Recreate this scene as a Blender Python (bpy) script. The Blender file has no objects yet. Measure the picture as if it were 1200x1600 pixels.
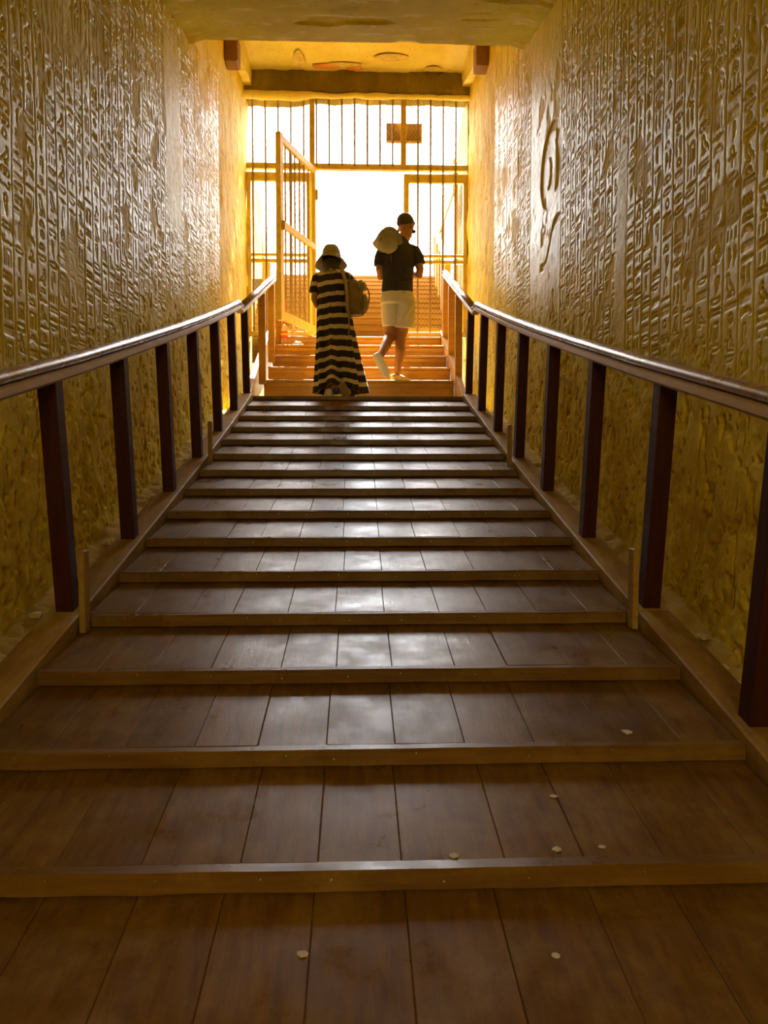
import bpy, bmesh, math, random
import numpy as np
from mathutils import Vector, Matrix, Euler

random.seed(7); RNG = np.random.default_rng(11)
scene = bpy.context.scene
COL = scene.collection
PI = math.pi

# ------------------------------------------------------------------ camera, sky, sun, exposure
cam_d = bpy.data.cameras.new('camera'); cam = bpy.data.objects.new('camera', cam_d); COL.objects.link(cam)
cam_d.sensor_fit = 'VERTICAL'; cam_d.sensor_height = 24.0; cam_d.lens = 18.0
cam_d.clip_start = 0.05; cam_d.clip_end = 300
cam.location = (0, 0, 1.3)
cam.rotation_euler = (math.radians(90 - 3.005), 0, math.radians(-2.052))
scene.camera = cam

world = bpy.data.worlds.new('sky'); scene.world = world; world.use_nodes = True
bg = world.node_tree.nodes['Background']
bg.inputs['Color'].default_value = (0.96, 0.98, 1.0, 1); bg.inputs['Strength'].default_value = 9.0

sun_d = bpy.data.lights.new('sun', 'SUN'); sun_d.energy = 22.0; sun_d.angle = math.radians(0.53); sun_d.color = (1.0, 0.93, 0.8)
sun = bpy.data.objects.new('sun', sun_d); COL.objects.link(sun)
sun.location = (3, 12, 20)
sun.rotation_euler = (math.radians(-32), math.radians(2), 0)     # high sun beyond the gate, shining down towards the viewer

por_d = bpy.data.lights.new('entrance_portal', 'AREA'); por_d.shape = 'RECTANGLE'; por_d.size = 2.75; por_d.size_y = 3.0
por_d.cycles.is_portal = True                                       # sampling aid for the daylight of the entrance, emits nothing itself
por = bpy.data.objects.new('entrance_portal', por_d); COL.objects.link(por)
por.location = (0.02, 9.72, 4.47); por.rotation_euler = (-PI / 2, 0, 0)

vs = scene.view_settings
vs.view_transform = 'Standard'; vs.look = 'None'; vs.exposure = 1.35; vs.gamma = 1.0; vs.use_curve_mapping = False
cy = scene.cycles
cy.use_denoising = True; cy.max_bounces = 8; cy.diffuse_bounces = 6; cy.glossy_bounces = 3
cy.transmission_bounces = 4; cy.transparent_max_bounces = 4; cy.use_adaptive_sampling = True; cy.adaptive_threshold = 0.03
cy.sample_clamp_indirect = 8.0; cy.caustics_reflective = False; cy.caustics_refractive = False

# ------------------------------------------------------------------ materials
def nodes_of(name):
    m = bpy.data.materials.new(name); m.use_nodes = True
    nt = m.node_tree; b = nt.nodes['Principled BSDF']
    return m, nt, b
def N(nt, typ, **kw):
    n = nt.nodes.new(typ)
    for k, v in kw.items(): setattr(n, k, v)
    return n
def ramp(nt, fac, stops):
    r = N(nt, 'ShaderNodeValToRGB'); el = r.color_ramp.elements
    while len(el) < len(stops): el.new(0.5)
    for e, (p, c) in zip(el, stops): e.position = p; e.color = (c[0], c[1], c[2], 1)
    nt.links.new(fac, r.inputs[0]); return r.outputs[0]
def noise(nt, vec, scale, detail=4, rough=0.55):
    n = N(nt, 'ShaderNodeTexNoise'); n.inputs['Scale'].default_value = scale
    n.inputs['Detail'].default_value = detail; n.inputs['Roughness'].default_value = rough
    if vec is not None: nt.links.new(vec, n.inputs['Vector'])
    return n.outputs['Fac']
def mapping(nt, vec, scale):
    m = N(nt, 'ShaderNodeMapping'); m.inputs['Scale'].default_value = scale
    nt.links.new(vec, m.inputs['Vector']); return m.outputs[0]
def mixc(nt, fac, a, b, mode='MIX'):
    m = N(nt, 'ShaderNodeMix', data_type='RGBA', blend_type=mode)
    if isinstance(fac, (int, float)): m.inputs[0].default_value = fac
    else: nt.links.new(fac, m.inputs[0])
    for s, v in ((m.inputs[6], a), (m.inputs[7], b)):
        if isinstance(v, tuple): s.default_value = (v[0], v[1], v[2], 1)
        else: nt.links.new(v, s)
    return m.outputs[2]
def bump(nt, b, h, strength=0.3, dist=0.01):
    n = N(nt, 'ShaderNodeBump'); n.inputs['Strength'].default_value = strength; n.inputs['Distance'].default_value = dist
    nt.links.new(h, n.inputs['Height']); nt.links.new(n.outputs[0], b.inputs['Normal'])
def pos(nt):
    return N(nt, 'ShaderNodeNewGeometry').outputs['Position']
def rnd(nt):
    return N(nt, 'ShaderNodeObjectInfo').outputs['Random']
def math_n(nt, op, a, b=None):
    m = N(nt, 'ShaderNodeMath', operation=op)
    for i, v in enumerate((a, b)):
        if v is None: continue
        if isinstance(v, (int, float)): m.inputs[i].default_value = v
        else: nt.links.new(v, m.inputs[i])
    return m.outputs[0]
def mapr(nt, v, a, b, c, d):
    m = N(nt, 'ShaderNodeMapRange'); nt.links.new(v, m.inputs[0])
    for i, x in enumerate((a, b, c, d)): m.inputs[1 + i].default_value = x
    return m.outputs[0]

def mat_plaster(name, c1, c2, c3, rough, eroded=True, bumpy=0.35, spec=0.12):
    m, nt, b = nodes_of(name); p = pos(nt)
    n1 = noise(nt, mapping(nt, p, (1, 1, 0.45)), 2.2, 6, 0.6)
    col = ramp(nt, n1, [(0.3, c1), (0.55, c2), (0.75, c3)])
    n2 = noise(nt, p, 24, 5, 0.65)
    col = mixc(nt, mapr(nt, n2, 0.55, 0.74, 0, 0.5), col, (c1[0]*0.62, c1[1]*0.48, c1[2]*0.4))
    if eroded:
        at = N(nt, 'ShaderNodeAttribute', attribute_name='rough').outputs['Fac']
        n3 = noise(nt, p, 9, 5, 0.6)
        col = mixc(nt, math_n(nt, 'MULTIPLY', at, mapr(nt, n3, 0.45, 0.62, 0.0, 0.7)), col, (c2[0]*0.68, c2[1]*0.56, c2[2]*0.5))
        nt.links.new(math_n(nt, 'ADD', math_n(nt, 'MULTIPLY', at, 0.45), mapr(nt, n2, 0.3, 0.7, rough - 0.06, rough + 0.14)), b.inputs['Roughness'])
    else:
        b.inputs['Roughness'].default_value = rough
    nt.links.new(col, b.inputs['Base Color'])
    b.inputs['Specular IOR Level'].default_value = spec
    bump(nt, b, noise(nt, p, 70, 6, 0.65), bumpy, 0.006)
    return m
def mat_wood(name, c1, c2, rough, grain=(14, 1.2, 14), dust=None, spec=0.5, bumpy=0.2):
    m, nt, b = nodes_of(name); p = pos(nt)
    r = rnd(nt)
    sh = N(nt, 'ShaderNodeVectorMath', operation='ADD'); nt.links.new(p, sh.inputs[0])
    cmb = N(nt, 'ShaderNodeCombineXYZ'); nt.links.new(math_n(nt, 'MULTIPLY', r, 37.0), cmb.inputs[0]); nt.links.new(math_n(nt, 'MULTIPLY', r, 11.0), cmb.inputs[2])
    nt.links.new(cmb.outputs[0], sh.inputs[1])
    g = noise(nt, mapping(nt, sh.outputs[0], grain), 3.0, 6, 0.65)
    col = ramp(nt, g, [(0.3, c1), (0.7, c2)])
    col = mixc(nt, mapr(nt, r, 0, 1, 0.0, 0.35), col, (c1[0]*0.6, c1[1]*0.55, c1[2]*0.5))
    rg = mapr(nt, noise(nt, p, 7, 5, 0.65), 0.3, 0.7, rough - 0.08, rough + 0.16)
    if dust:
        dn = noise(nt, p, 5.0, 6, 0.7)
        f = mapr(nt, dn, 0.48, 0.75, 0, 0.6)
        col = mixc(nt, f, col, dust)
        rg = math_n(nt, 'ADD', rg, math_n(nt, 'MULTIPLY', f, 0.14))
    nt.links.new(col, b.inputs['Base Color']); nt.links.new(rg, b.inputs['Roughness'])
    b.inputs['Specular IOR Level'].default_value = spec
    bump(nt, b, g, bumpy, 0.004)
    return m
def mat_plain(name, c, rough=0.6, metal=0.0, var=0.25, scale=14, spec=0.5, trans=0.0, bumpy=0.0):
    m, nt, b = nodes_of(name)
    col = ramp(nt, noise(nt, pos(nt), scale, 4, 0.6), [(0.3, tuple(x * (1 - var) for x in c)), (0.7, tuple(min(1, x * (1 + var)) for x in c))])
    nt.links.new(col, b.inputs['Base Color']); b.inputs['Roughness'].default_value = rough; b.inputs['Metallic'].default_value = metal
    b.inputs['Specular IOR Level'].default_value = spec
    if trans: b.inputs['Transmission Weight'].default_value = trans; b.inputs['IOR'].default_value = 1.35
    if bumpy: bump(nt, b, noise(nt, pos(nt), 60, 4, 0.6), bumpy, 0.004)
    return m

M = {}
M['wall'] = mat_plaster('carved_plaster', (0.64, 0.49, 0.04), (0.77, 0.615, 0.062), (0.82, 0.68, 0.11), 0.33, spec=0.04)
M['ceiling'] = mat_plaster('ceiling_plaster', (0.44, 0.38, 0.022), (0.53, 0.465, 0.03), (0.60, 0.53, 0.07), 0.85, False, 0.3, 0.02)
def add_flakes(m):
    nt = m.node_tree; b = nt.nodes['Principled BSDF']; old = b.inputs['Base Color'].links[0].from_socket
    f = noise(nt, mapping(nt, pos(nt), (1.6, 4.5, 1)), 1.9, 5, 0.6)
    c = mixc(nt, mapr(nt, f, 0.58, 0.60, 0, 0.7), old, (0.64, 0.56, 0.24))
    f2 = noise(nt, mapping(nt, pos(nt), (2.2, 6.0, 1)), 1.7, 5, 0.65)
    c = mixc(nt, mapr(nt, f2, 0.64, 0.66, 0, 0.6), c, (0.34, 0.24, 0.05)); nt.links.new(c, b.inputs['Base Color'])
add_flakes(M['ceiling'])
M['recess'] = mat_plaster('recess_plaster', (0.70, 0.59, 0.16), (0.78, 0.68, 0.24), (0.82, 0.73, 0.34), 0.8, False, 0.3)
M['stone'] = mat_plaster('rough_limestone', (0.50, 0.36, 0.06), (0.64, 0.48, 0.10), (0.72, 0.58, 0.18), 0.8, False, 0.6)
M['outstone'] = mat_plaster('sunlit_limestone', (0.15, 0.105, 0.025), (0.19, 0.14, 0.04), (0.23, 0.17, 0.055), 0.9, False, 0.6)
M['outwood'] = mat_wood('weathered_step_wood', (0.20, 0.10, 0.02), (0.30, 0.16, 0.035), 0.6, grain=(1.2, 14, 14))
M['rubble'] = mat_plaster('rubble_ground', (0.44, 0.31, 0.07), (0.56, 0.41, 0.10), (0.66, 0.51, 0.17), 0.9, False, 0.8)
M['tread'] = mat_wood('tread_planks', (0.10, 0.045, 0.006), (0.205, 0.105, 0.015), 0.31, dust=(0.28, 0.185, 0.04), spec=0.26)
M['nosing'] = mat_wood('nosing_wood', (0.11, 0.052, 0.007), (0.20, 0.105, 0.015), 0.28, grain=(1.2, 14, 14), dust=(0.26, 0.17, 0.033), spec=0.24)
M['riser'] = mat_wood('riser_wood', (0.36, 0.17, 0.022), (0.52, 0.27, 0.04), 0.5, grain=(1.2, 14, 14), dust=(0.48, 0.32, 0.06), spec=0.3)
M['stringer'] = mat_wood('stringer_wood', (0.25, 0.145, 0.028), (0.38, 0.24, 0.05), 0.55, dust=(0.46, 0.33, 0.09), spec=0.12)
M['post'] = mat_wood('post_wood', (0.035, 0.008, 0.004), (0.065, 0.016, 0.006), 0.45, grain=(14, 14, 1.2), spec=0.15)
M['rail'] = mat_wood('varnished_rail', (0.22, 0.13, 0.045), (0.32, 0.20, 0.075), 0.24, spec=0.5, bumpy=0.1)
M['railboard'] = mat_wood('rail_board', (0.42, 0.27, 0.07), (0.56, 0.39, 0.13), 0.38, spec=0.3)
M['gate'] = mat_plain('ochre_gate_paint', (0.72, 0.54, 0.09), 0.42, 0, 0.15)
M['gatebeam'] = mat_plain('brown_gate_paint', (0.55, 0.38, 0.08), 0.5, 0, 0.2)
M['rod'] = mat_plain('rod_iron', (0.30, 0.19, 0.09), 0.5, 0.2, 0.15)
M['wire'] = mat_plain('mesh_wire', (0.55, 0.40, 0.10), 0.5, 0.2, 0.15)
M['timber'] = mat_wood('old_timber', (0.24, 0.12, 0.04), (0.36, 0.2, 0.07), 0.7)
M['sign'] = mat_plain('brown_sign_board', (0.25, 0.13, 0.035), 0.6)
M['signpale'] = mat_plain('sign_pale_edge', (0.62, 0.46, 0.16), 0.6)
M['osign'] = mat_plain('ochre_sign_board', (0.36, 0.22, 0.035), 0.7)
M['skin'] = mat_plain('skin', (0.31, 0.135, 0.052), 0.5, 0, 0.1, 8)
M['hair'] = mat_plain('dark_hair', (0.02, 0.016, 0.014), 0.5, 0, 0.3, 60)
M['tee'] = mat_plain('navy_cotton', (0.022, 0.018, 0.026), 0.85, 0, 0.25, 12, bumpy=0.3)
M['shorts'] = mat_plain('pale_cotton', (0.52, 0.50, 0.44), 0.85, 0, 0.06, 12, bumpy=0.3)
M['hat'] = mat_plain('grey_green_cloth', (0.24, 0.235, 0.18), 0.85, 0, 0.12, 12, bumpy=0.3)
M['cord'] = mat_plain('dark_cord', (0.06, 0.04, 0.025), 0.8)
M['shoe'] = mat_plain('olive_canvas', (0.40, 0.33, 0.14), 0.8, 0, 0.15)
M['white'] = mat_plain('white_rubber', (0.72, 0.72, 0.70), 0.55, 0, 0.05)
M['sole'] = mat_plain('tan_sole', (0.33, 0.24, 0.10), 0.75, 0, 0.15)
M['blue'] = mat_plain('blue_tab', (0.02, 0.06, 0.75), 0.5, 0, 0.05)
M['bag'] = mat_plain('khaki_canvas', (0.22, 0.15, 0.07), 0.75, 0, 0.2, 12, bumpy=0.3)
M['bagtrim'] = mat_plain('grey_green_canvas', (0.26, 0.24, 0.15), 0.75, 0, 0.15)
M['strap'] = mat_plain('tan_strap', (0.36, 0.27, 0.14), 0.7, 0, 0.1)
M['dark'] = mat_plain('black_plastic', (0.015, 0.015, 0.017), 0.25, 0, 0.1)
M['clear'] = mat_plain('clear_plastic', (0.95, 0.97, 0.97), 0.08, 0, 0.01, trans=0.95)
M['red'] = mat_plain('red_label', (0.75, 0.05, 0.015), 0.5, 0, 0.08)
M['yellow'] = mat_plain('yellow_print', (0.85, 0.5, 0.03), 0.5, 0, 0.08)
M['paper'] = mat_plain('white_label', (0.75, 0.75, 0.72), 0.5, 0, 0.05)
M['straw'] = mat_plain('straw', (0.68, 0.50, 0.16), 0.8, 0, 0.2)
M['chip'] = mat_plain('limestone_chip', (0.66, 0.54, 0.28), 0.9, 0, 0.2, 20, bumpy=0.4)
M['gum'] = mat_plain('pale_pebble', (0.50, 0.46, 0.36), 0.7, 0, 0.15)
M['nail'] = mat_plain('nail_head', (0.75, 0.72, 0.66), 0.25, 1.0, 0.1)
def mat_dress():
    m, nt, b = nodes_of('striped_cotton')
    v = N(nt, 'ShaderNodeAttribute', attribute_name='along').outputs['Fac']
    fr = math_n(nt, 'FRACT', math_n(nt, 'DIVIDE', v, 0.107))
    col = ramp(nt, fr, [(0.0, (0.018, 0.011, 0.014)), (0.61, (0.018, 0.011, 0.014)), (0.63, (0.56, 0.50, 0.38)), (1.0, (0.56, 0.50, 0.38))])
    nt.links.new(col, b.inputs['Base Color']); b.inputs['Roughness'].default_value = 0.85
    bump(nt, b, noise(nt, pos(nt), 60, 4, 0.6), 0.25, 0.004)
    return m
M['dress'] = mat_dress()

# ------------------------------------------------------------------ mesh helpers
WL = {}
def wl(o): return WL[o.name] if o is not None else Vector((0, 0, 0))
def attach(o, c, parent):
    o.location = c
    if parent is not None:
        o.parent = parent; o.matrix_parent_inverse = Matrix.Translation(-wl(parent))
    WL[o.name] = Vector(c)
    return o
def mesh_obj(name, verts, faces, mat, parent=None, smooth=False, attrs=None):
    v = np.asarray(verts, dtype=np.float64).reshape(-1, 3)
    c = 0.5 * (v.min(0) + v.max(0)); v = v - c
    me = bpy.data.meshes.new(name)
    if isinstance(faces, np.ndarray) and faces.shape[1] == 4:
        nf = len(faces)
        me.vertices.add(len(v)); me.vertices.foreach_set('co', v.astype(np.float32).ravel())
        me.loops.add(nf * 4); me.loops.foreach_set('vertex_index', faces.astype(np.int32).ravel())
        me.polygons.add(nf); me.polygons.foreach_set('loop_start', np.arange(0, nf * 4, 4, dtype=np.int32))
        me.update(calc_edges=True)
    else:
        me.from_pydata([tuple(p) for p in v], [], [tuple(f) for f in faces])
    if smooth: me.polygons.foreach_set('use_smooth', [True] * len(me.polygons))
    for k, a in (attrs or {}).items():
        at = me.attributes.new(k, 'FLOAT', 'POINT'); at.data.foreach_set('value', np.asarray(a, dtype=np.float32))
    me.materials.append(M[mat] if isinstance(mat, str) else mat)
    me.update()
    o = bpy.data.objects.new(name, me); COL.objects.link(o)
    return attach(o, Vector(c), parent)
def empty(name, loc, label=None, cat=None, group=None, kind=None):
    o = bpy.data.objects.new(name, None); COL.objects.link(o); o.empty_display_size = 0.1
    attach(o, Vector(loc), None); return tag(o, label, cat, group, kind)
def tag(o, label=None, cat=None, group=None, kind=None):
    if label: o['label'] = label
    if cat: o['category'] = cat
    if group: o['group'] = group
    if kind: o['kind'] = kind
    return o

class MB:
    """collects shapes into one mesh"""
    def __init__(s): s.v = []; s.f = []
    def add(s, vs, fs):
        k = len(s.v); s.v += [tuple(p) for p in vs]; s.f += [tuple(i + k for i in f) for f in fs]; return s
    def box(s, lo, hi, ch=0.0, rot=None, piv=None):
        x0, y0, z0 = lo; x1, y1, z1 = hi
        if ch <= 0:
            vs = [(x, y, z) for z in (z0, z1) for y in (y0, y1) for x in (x0, x1)]
            fs = [(0, 2, 3, 1), (4, 5, 7, 6), (0, 1, 5, 4), (2, 6, 7, 3), (0, 4, 6, 2), (1, 3, 7, 5)]
        else:
            c = [(x0 + x1) / 2, (y0 + y1) / 2, (z0 + z1) / 2]; h = [(x1 - x0) / 2, (y1 - y0) / 2, (z1 - z0) / 2]
            ch = min(ch, min(h) * 0.9); vs = []; idx = {}
            for sx in (-1, 1):
                for sy in (-1, 1):
                    for sz in (-1, 1):
                        for a in range(3):
                            q = [h[0] - ch, h[1] - ch, h[2] - ch]; q[a] = h[a]
                            idx[(sx, sy, sz, a)] = len(vs); vs.append((c[0] + sx * q[0], c[1] + sy * q[1], c[2] + sz * q[2]))
            fs = []
            def quad(k): fs.append(tuple(idx[i] for i in k))
            S = (-1, 1)
            for t in S:
                for a in range(3):
                    b, d = (a + 1) % 3, (a + 2) % 3; ring = []
                    for (p, q) in ((-1, -1), (1, -1), (1, 1), (-1, 1)):
                        sg = [0, 0, 0]; sg[a] = t; sg[b] = p; sg[d] = q; ring.append((*sg, a))
                    quad(ring if t > 0 else ring[::-1])
            for a in range(3):
                b, d = (a + 1) % 3, (a + 2) % 3
                for p in S:
                    for q in S:
                        def k(t, ax):
                            sg = [0, 0, 0]; sg[a] = t; sg[b] = p; sg[d] = q; return (*sg, ax)
                        r = [k(-1, b), k(1, b), k(1, d), k(-1, d)]
                        quad(r if p * q > 0 else r[::-1])
            for sx in S:
                for sy in S:
                    for sz in S:
                        r = [(sx, sy, sz, 0), (sx, sy, sz, 1), (sx, sy, sz, 2)]
                        quad(r if sx * sy * sz > 0 else r[::-1])
        if rot is not None:
            pv = Vector(piv) if piv is not None else Vector(((x0 + x1) / 2, (y0 + y1) / 2, (z0 + z1) / 2))
            vs = [tuple(rot @ (Vector(p) - pv) + pv) for p in vs]
        return s.add(vs, fs)
    def prism(s, prof_yz, x0, x1):
        n = len(prof_yz)
        vs = [(x0, y, z) for y, z in prof_yz] + [(x1, y, z) for y, z in prof_yz]
        fs = [tuple(range(n))[::-1], tuple(range(n, 2 * n))] + [(i, (i + 1) % n, n + (i + 1) % n, n + i) for i in range(n)]
        return s.add(vs, fs)
    def loft(s, rings, caps=True):
        n = len(rings[0]); vs = [p for r in rings for p in r]; fs = []
        for i in range(len(rings) - 1):
            for j in range(n):
                k = (j + 1) % n
                fs.append((i * n + j, i * n + k, (i + 1) * n + k, (i + 1) * n + j))
        if caps:
            fs.append(tuple(range(n))[::-1]); m = (len(rings) - 1) * n; fs.append(tuple(range(m, m + n)))
        return s.add(vs, fs)
    def tube(s, pts, rad, seg=10, side=None, flat=None, caps=True):
        """tapered tube along pts; rad is a number, or per point r or (ra, rb): ra along `side`, rb across it"""
        P = [Vector(p) for p in pts]; n = len(P)
        if isinstance(rad, (int, float)): rad = [rad] * n
        sd = Vector(side) if side else None; rings = []
        for i, p in enumerate(P):
            t = (P[min(i + 1, n - 1)] - P[max(i - 1, 0)]).normalized()
            u = sd if sd is not None else (Vector((0, 0, 1)) if abs(t.z) < 0.8 else Vector((1, 0, 0)))
            u = (u - t * u.dot(t)).normalized(); w = t.cross(u)
            if sd is None: sd = u
            r = rad[i]; ra, rb = r if isinstance(r, tuple) else (r, r)
            rings.append([tuple(p + u * (ra * math.cos(2 * PI * k / seg)) + w * (rb * math.sin(2 * PI * k / seg))) for k in range(seg)])
        return s.loft(rings, caps)
    def ball(s, c, r, seg=14, rot=None):
        rx, ry, rz = r if isinstance(r, tuple) else (r, r, r); rings = []
        for i in range(1, seg // 2):
            a = PI * i / (seg // 2); ring = []
            for k in range(seg):
                q = Vector((rx * math.sin(a) * math.cos(2 * PI * k / seg), ry * math.sin(a) * math.sin(2 * PI * k / seg), -rz * math.cos(a)))
                if rot is not None: q = rot @ q
                ring.append((c[0] + q.x, c[1] + q.y, c[2] + q.z))
            rings.append(ring)
        k0 = len(s.v); s.loft(rings, False); n = seg; m = len(rings)
        lo = Vector((0, 0, -rz)); hi = Vector((0, 0, rz))
        if rot is not None: lo = rot @ lo; hi = rot @ hi
        s.v += [(c[0] + lo.x, c[1] + lo.y, c[2] + lo.z), (c[0] + hi.x, c[1] + hi.y, c[2] + hi.z)]
        a, b = len(s.v) - 2, len(s.v) - 1
        for j in range(n):
            s.f.append((k0 + (j + 1) % n, k0 + j, a)); t = k0 + (m - 1) * n; s.f.append((t + j, t + (j + 1) % n, b))
        return s
    def build(s, name, mat, parent=None, smooth=False):
        return mesh_obj(name, s.v, s.f, mat, parent, smooth)

def fused(mb, name, mat, parent=None, voxel=0.009, smooth=4):
    """one continuous surface from overlapping closed shapes"""
    o = mb.build(name, mat, parent, True)
    r = o.modifiers.new('fuse', 'REMESH'); r.mode = 'VOXEL'; r.voxel_size = voxel; r.use_smooth_shade = True
    sm = o.modifiers.new('smooth', 'SMOOTH'); sm.factor = 0.5; sm.iterations = smooth
    dg = bpy.context.evaluated_depsgraph_get()
    me = bpy.data.meshes.new_from_object(o.evaluated_get(dg)); old = o.data
    o.modifiers.clear(); o.data = me; bpy.data.meshes.remove(old); me.name = name
    if not me.materials: me.materials.append(M[mat])
    me.polygons.foreach_set('use_smooth', [True] * len(me.polygons))
    return o

def vnoise(x, y, seed=0):
    """smooth value noise on arrays"""
    xi = np.floor(x).astype(np.int64); yi = np.floor(y).astype(np.int64); fx = x - xi; fy = y - yi
    fx = fx * fx * (3 - 2 * fx); fy = fy * fy * (3 - 2 * fy)
    def h(a, b):
        k = (a * 374761393 + b * 668265263 + seed * 974634777) & 0xffffffff
        k = ((k ^ (k >> 13)) * 1274126177) & 0xffffffff
        return ((k ^ (k >> 16)) & 0xffff) / 65535.0
    return (h(xi, yi) * (1 - fx) + h(xi + 1, yi) * fx) * (1 - fy) + (h(xi, yi + 1) * (1 - fx) + h(xi + 1, yi + 1) * fx) * fy
def fbm(x, y, oct=4, seed=0, gain=0.5):
    t = 0; a = 1.0; n = 0
    for i in range(oct):
        t = t + a * vnoise(x * 2**i, y * 2**i, seed + i * 17); n += a; a *= gain
    return t / n
def sstep(a, b, x):
    t = np.clip((x - a) / (b - a), 0, 1); return t * t * (3 - 2 * t)

# ------------------------------------------------------------------ the slope of the passage
ND = [2.371 + 0.415 * n for n in range(-2, 13)]
NZ = [0.480, 0.580, 0.681, 0.779, 0.880, 0.986, 1.092, 1.199, 1.307, 1.418, 1.533, 1.649, 1.767, 1.887, 2.013]
for k in range(9):
    ND.insert(0, ND[0] - 0.415); NZ.insert(0, NZ[0] - 0.1)
def zr(D): return float(np.interp(D, ND, NZ)) if D >= ND[0] else NZ[0] + (D - ND[0]) * 0.241
zr_np = np.vectorize(zr)
CX = 0.02                                     # middle of the ramp
XL, XR = -1.335, 1.375                        # corridor walls
def zceil(D): return 4.783 + (D - 6.44) * 0.235
D_LINT, D_FAC, Z_SLAB = 9.50, 9.80, 6.10

# ------------------------------------------------------------------ carved side walls
RES = 0.004
def glyphs():
    G = []
    arc = lambda cx, cy, rx, ry, a0, a1, n=9: [(cx + rx * math.cos(math.radians(a0 + (a1 - a0) * i / (n - 1))), cy + ry * math.sin(math.radians(a0 + (a1 - a0) * i / (n - 1)))) for i in range(n)]
    zig = [(-0.42 + 0.105 * i, 0.06 + (0.1 if i % 2 else 0)) for i in range(9)]
    G.append((0.22, [zig])); G.append((0.38, [zig, [(x, y + 0.18) for x, y in zig]]))
    G.append((0.42, [[(-0.3, 0.04), (-0.3, 0.36)], [(0, 0.04), (0, 0.36)], [(0.3, 0.04), (0.3, 0.36)]]))
    G.append((0.9, [[(0, 0.04), (0, 0.8)], arc(0, 0.5, 0.16, 0.34, -80, 100)]))
    G.append((0.9, [[(-0.22, 0.04), (-0.22, 0.8)], arc(-0.22, 0.52, 0.15, 0.3, -80, 100), [(0.2, 0.04), (0.2, 0.8)], arc(0.2, 0.52, 0.15, 0.3, -80, 100)]))
    G.append((0.34, [arc(0, 0.05, 0.24, 0.22, 0, 180), [(-0.24, 0.05), (0.24, 0.05)]]))
    G.append((0.34, [arc(0, 0.16, 0.42, 0.12, 0, 180), arc(0, 0.16, 0.42, 0.12, 180, 360)]))
    G.append((0.44, [arc(0, 0.2, 0.42, 0.16, 0, 180), arc(0, 0.2, 0.42, 0.14, 180, 360), arc(0, 0.2, 0.1, 0.1, 0, 360)]))
    G.append((0.46, [arc(0, 0.22, 0.18, 0.18, 0, 360, 13)])); G.append((0.5, [arc(0, 0.22, 0.2, 0.2, 0, 360, 13), arc(0, 0.22, 0.05, 0.05, 0, 360, 5)]))
    G.append((0.86, [arc(-0.12, 0.68, 0.1, 0.1, 20, 330), [(-0.06, 0.6), (0.02, 0.45), (0.3, 0.2), (0.42, 0.06)], [(-0.2, 0.6), (-0.26, 0.42), (-0.12, 0.22), (0.3, 0.14)], [(-0.06, 0.2), (-0.06, 0.04), (-0.2, 0.04)], [(0.06, 0.17), (0.06, 0.04)]]))
    G.append((0.9, [[(-0.25, 0.8), (-0.1, 0.82), (0.0, 0.7), (0.02, 0.5), (0.28, 0.25), (0.36, 0.05)], [(-0.18, 0.72), (-0.22, 0.4), (-0.05, 0.2), (0.28, 0.22)], [(-0.05, 0.2), (-0.1, 0.03)], [(0.08, 0.2), (0.05, 0.03)], [(-0.25, 0.03), (0.12, 0.03)]]))
    G.append((0.88, [arc(-0.05, 0.7, 0.1, 0.11, 0, 360), [(-0.02, 0.6), (-0.16, 0.45), (-0.18, 0.1), (0.3, 0.05)], [(0.02, 0.58), (0.2, 0.42), (0.12, 0.25), (0.32, 0.22), (0.32, 0.05)], [(-0.16, 0.45), (-0.34, 0.5)]]))
    G.append((0.36, [arc(0, 0.28, 0.4, 0.22, 180, 360), [(-0.4, 0.28), (0.4, 0.28)]]))
    G.append((0.4, [[(-0.42, 0.12), (-0.2, 0.06), (0.05, 0.14), (0.28, 0.06), (0.42, 0.12)], [(-0.42, 0.12), (-0.4, 0.26), (-0.3, 0.3)], [(-0.4, 0.26), (-0.46, 0.33)]]))
    G.append((0.9, [arc(0, 0.64, 0.13, 0.2, 0, 360, 13), [(0, 0.44), (0, 0.03)], [(-0.28, 0.42), (0.28, 0.42)]]))
    G.append((0.44, [[(-0.15, 0.05), (-0.36, 0.05), (-0.36, 0.34), (0.36, 0.34), (0.36, 0.05), (0.15, 0.05)]]))
    G.append((0.3, [[(-0.42, 0.06), (0.42, 0.06)], [(-0.42, 0.18), (0.42, 0.18)]]))
    G.append((0.44, [[(-0.42, 0.06), (0.42, 0.06)], [(-0.42, 0.19), (0.42, 0.19)], [(-0.42, 0.32), (0.42, 0.32)]]))
    G.append((0.6, [[(-0.42, 0.06 + 0.12 * i), (0.42, 0.06 + 0.12 * i)] for i in range(4)]))
    G.append((0.9, [[(0.14, 0.04), (0.14, 0.68)], arc(0.02, 0.68, 0.12, 0.13, 0, 180), [(-0.1, 0.68), (-0.1, 0.4)]]))
    G.append((0.92, [[(0.0, 0.04), (0.02, 0.7)], arc(-0.08, 0.7, 0.14, 0.14, -60, 200), [(-0.2, 0.66), (-0.12, 0.3), (0.0, 0.1)]]))
    G.append((0.28, [[(-0.42, 0.1), (0.42, 0.1)], [(-0.1, 0.02), (-0.1, 0.18)], [(0.1, 0.02), (0.1, 0.18)]]))
    G.append((0.5, [arc(-0.24, 0.2, 0.1, 0.15, 0, 360), arc(0.02, 0.2, 0.1, 0.15, 0, 360), arc(0.28, 0.2, 0.1, 0.15, 0, 360), [(-0.4, 0.03), (0.42, 0.03)]]))
    G.append((0.9, [[(-0.3, 0.04), (-0.3, 0.75)], [(-0.1, 0.04), (-0.1, 0.75), (0.3, 0.75), (0.3, 0.04)], [(0.1, 0.04), (0.1, 0.5)]]))
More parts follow.
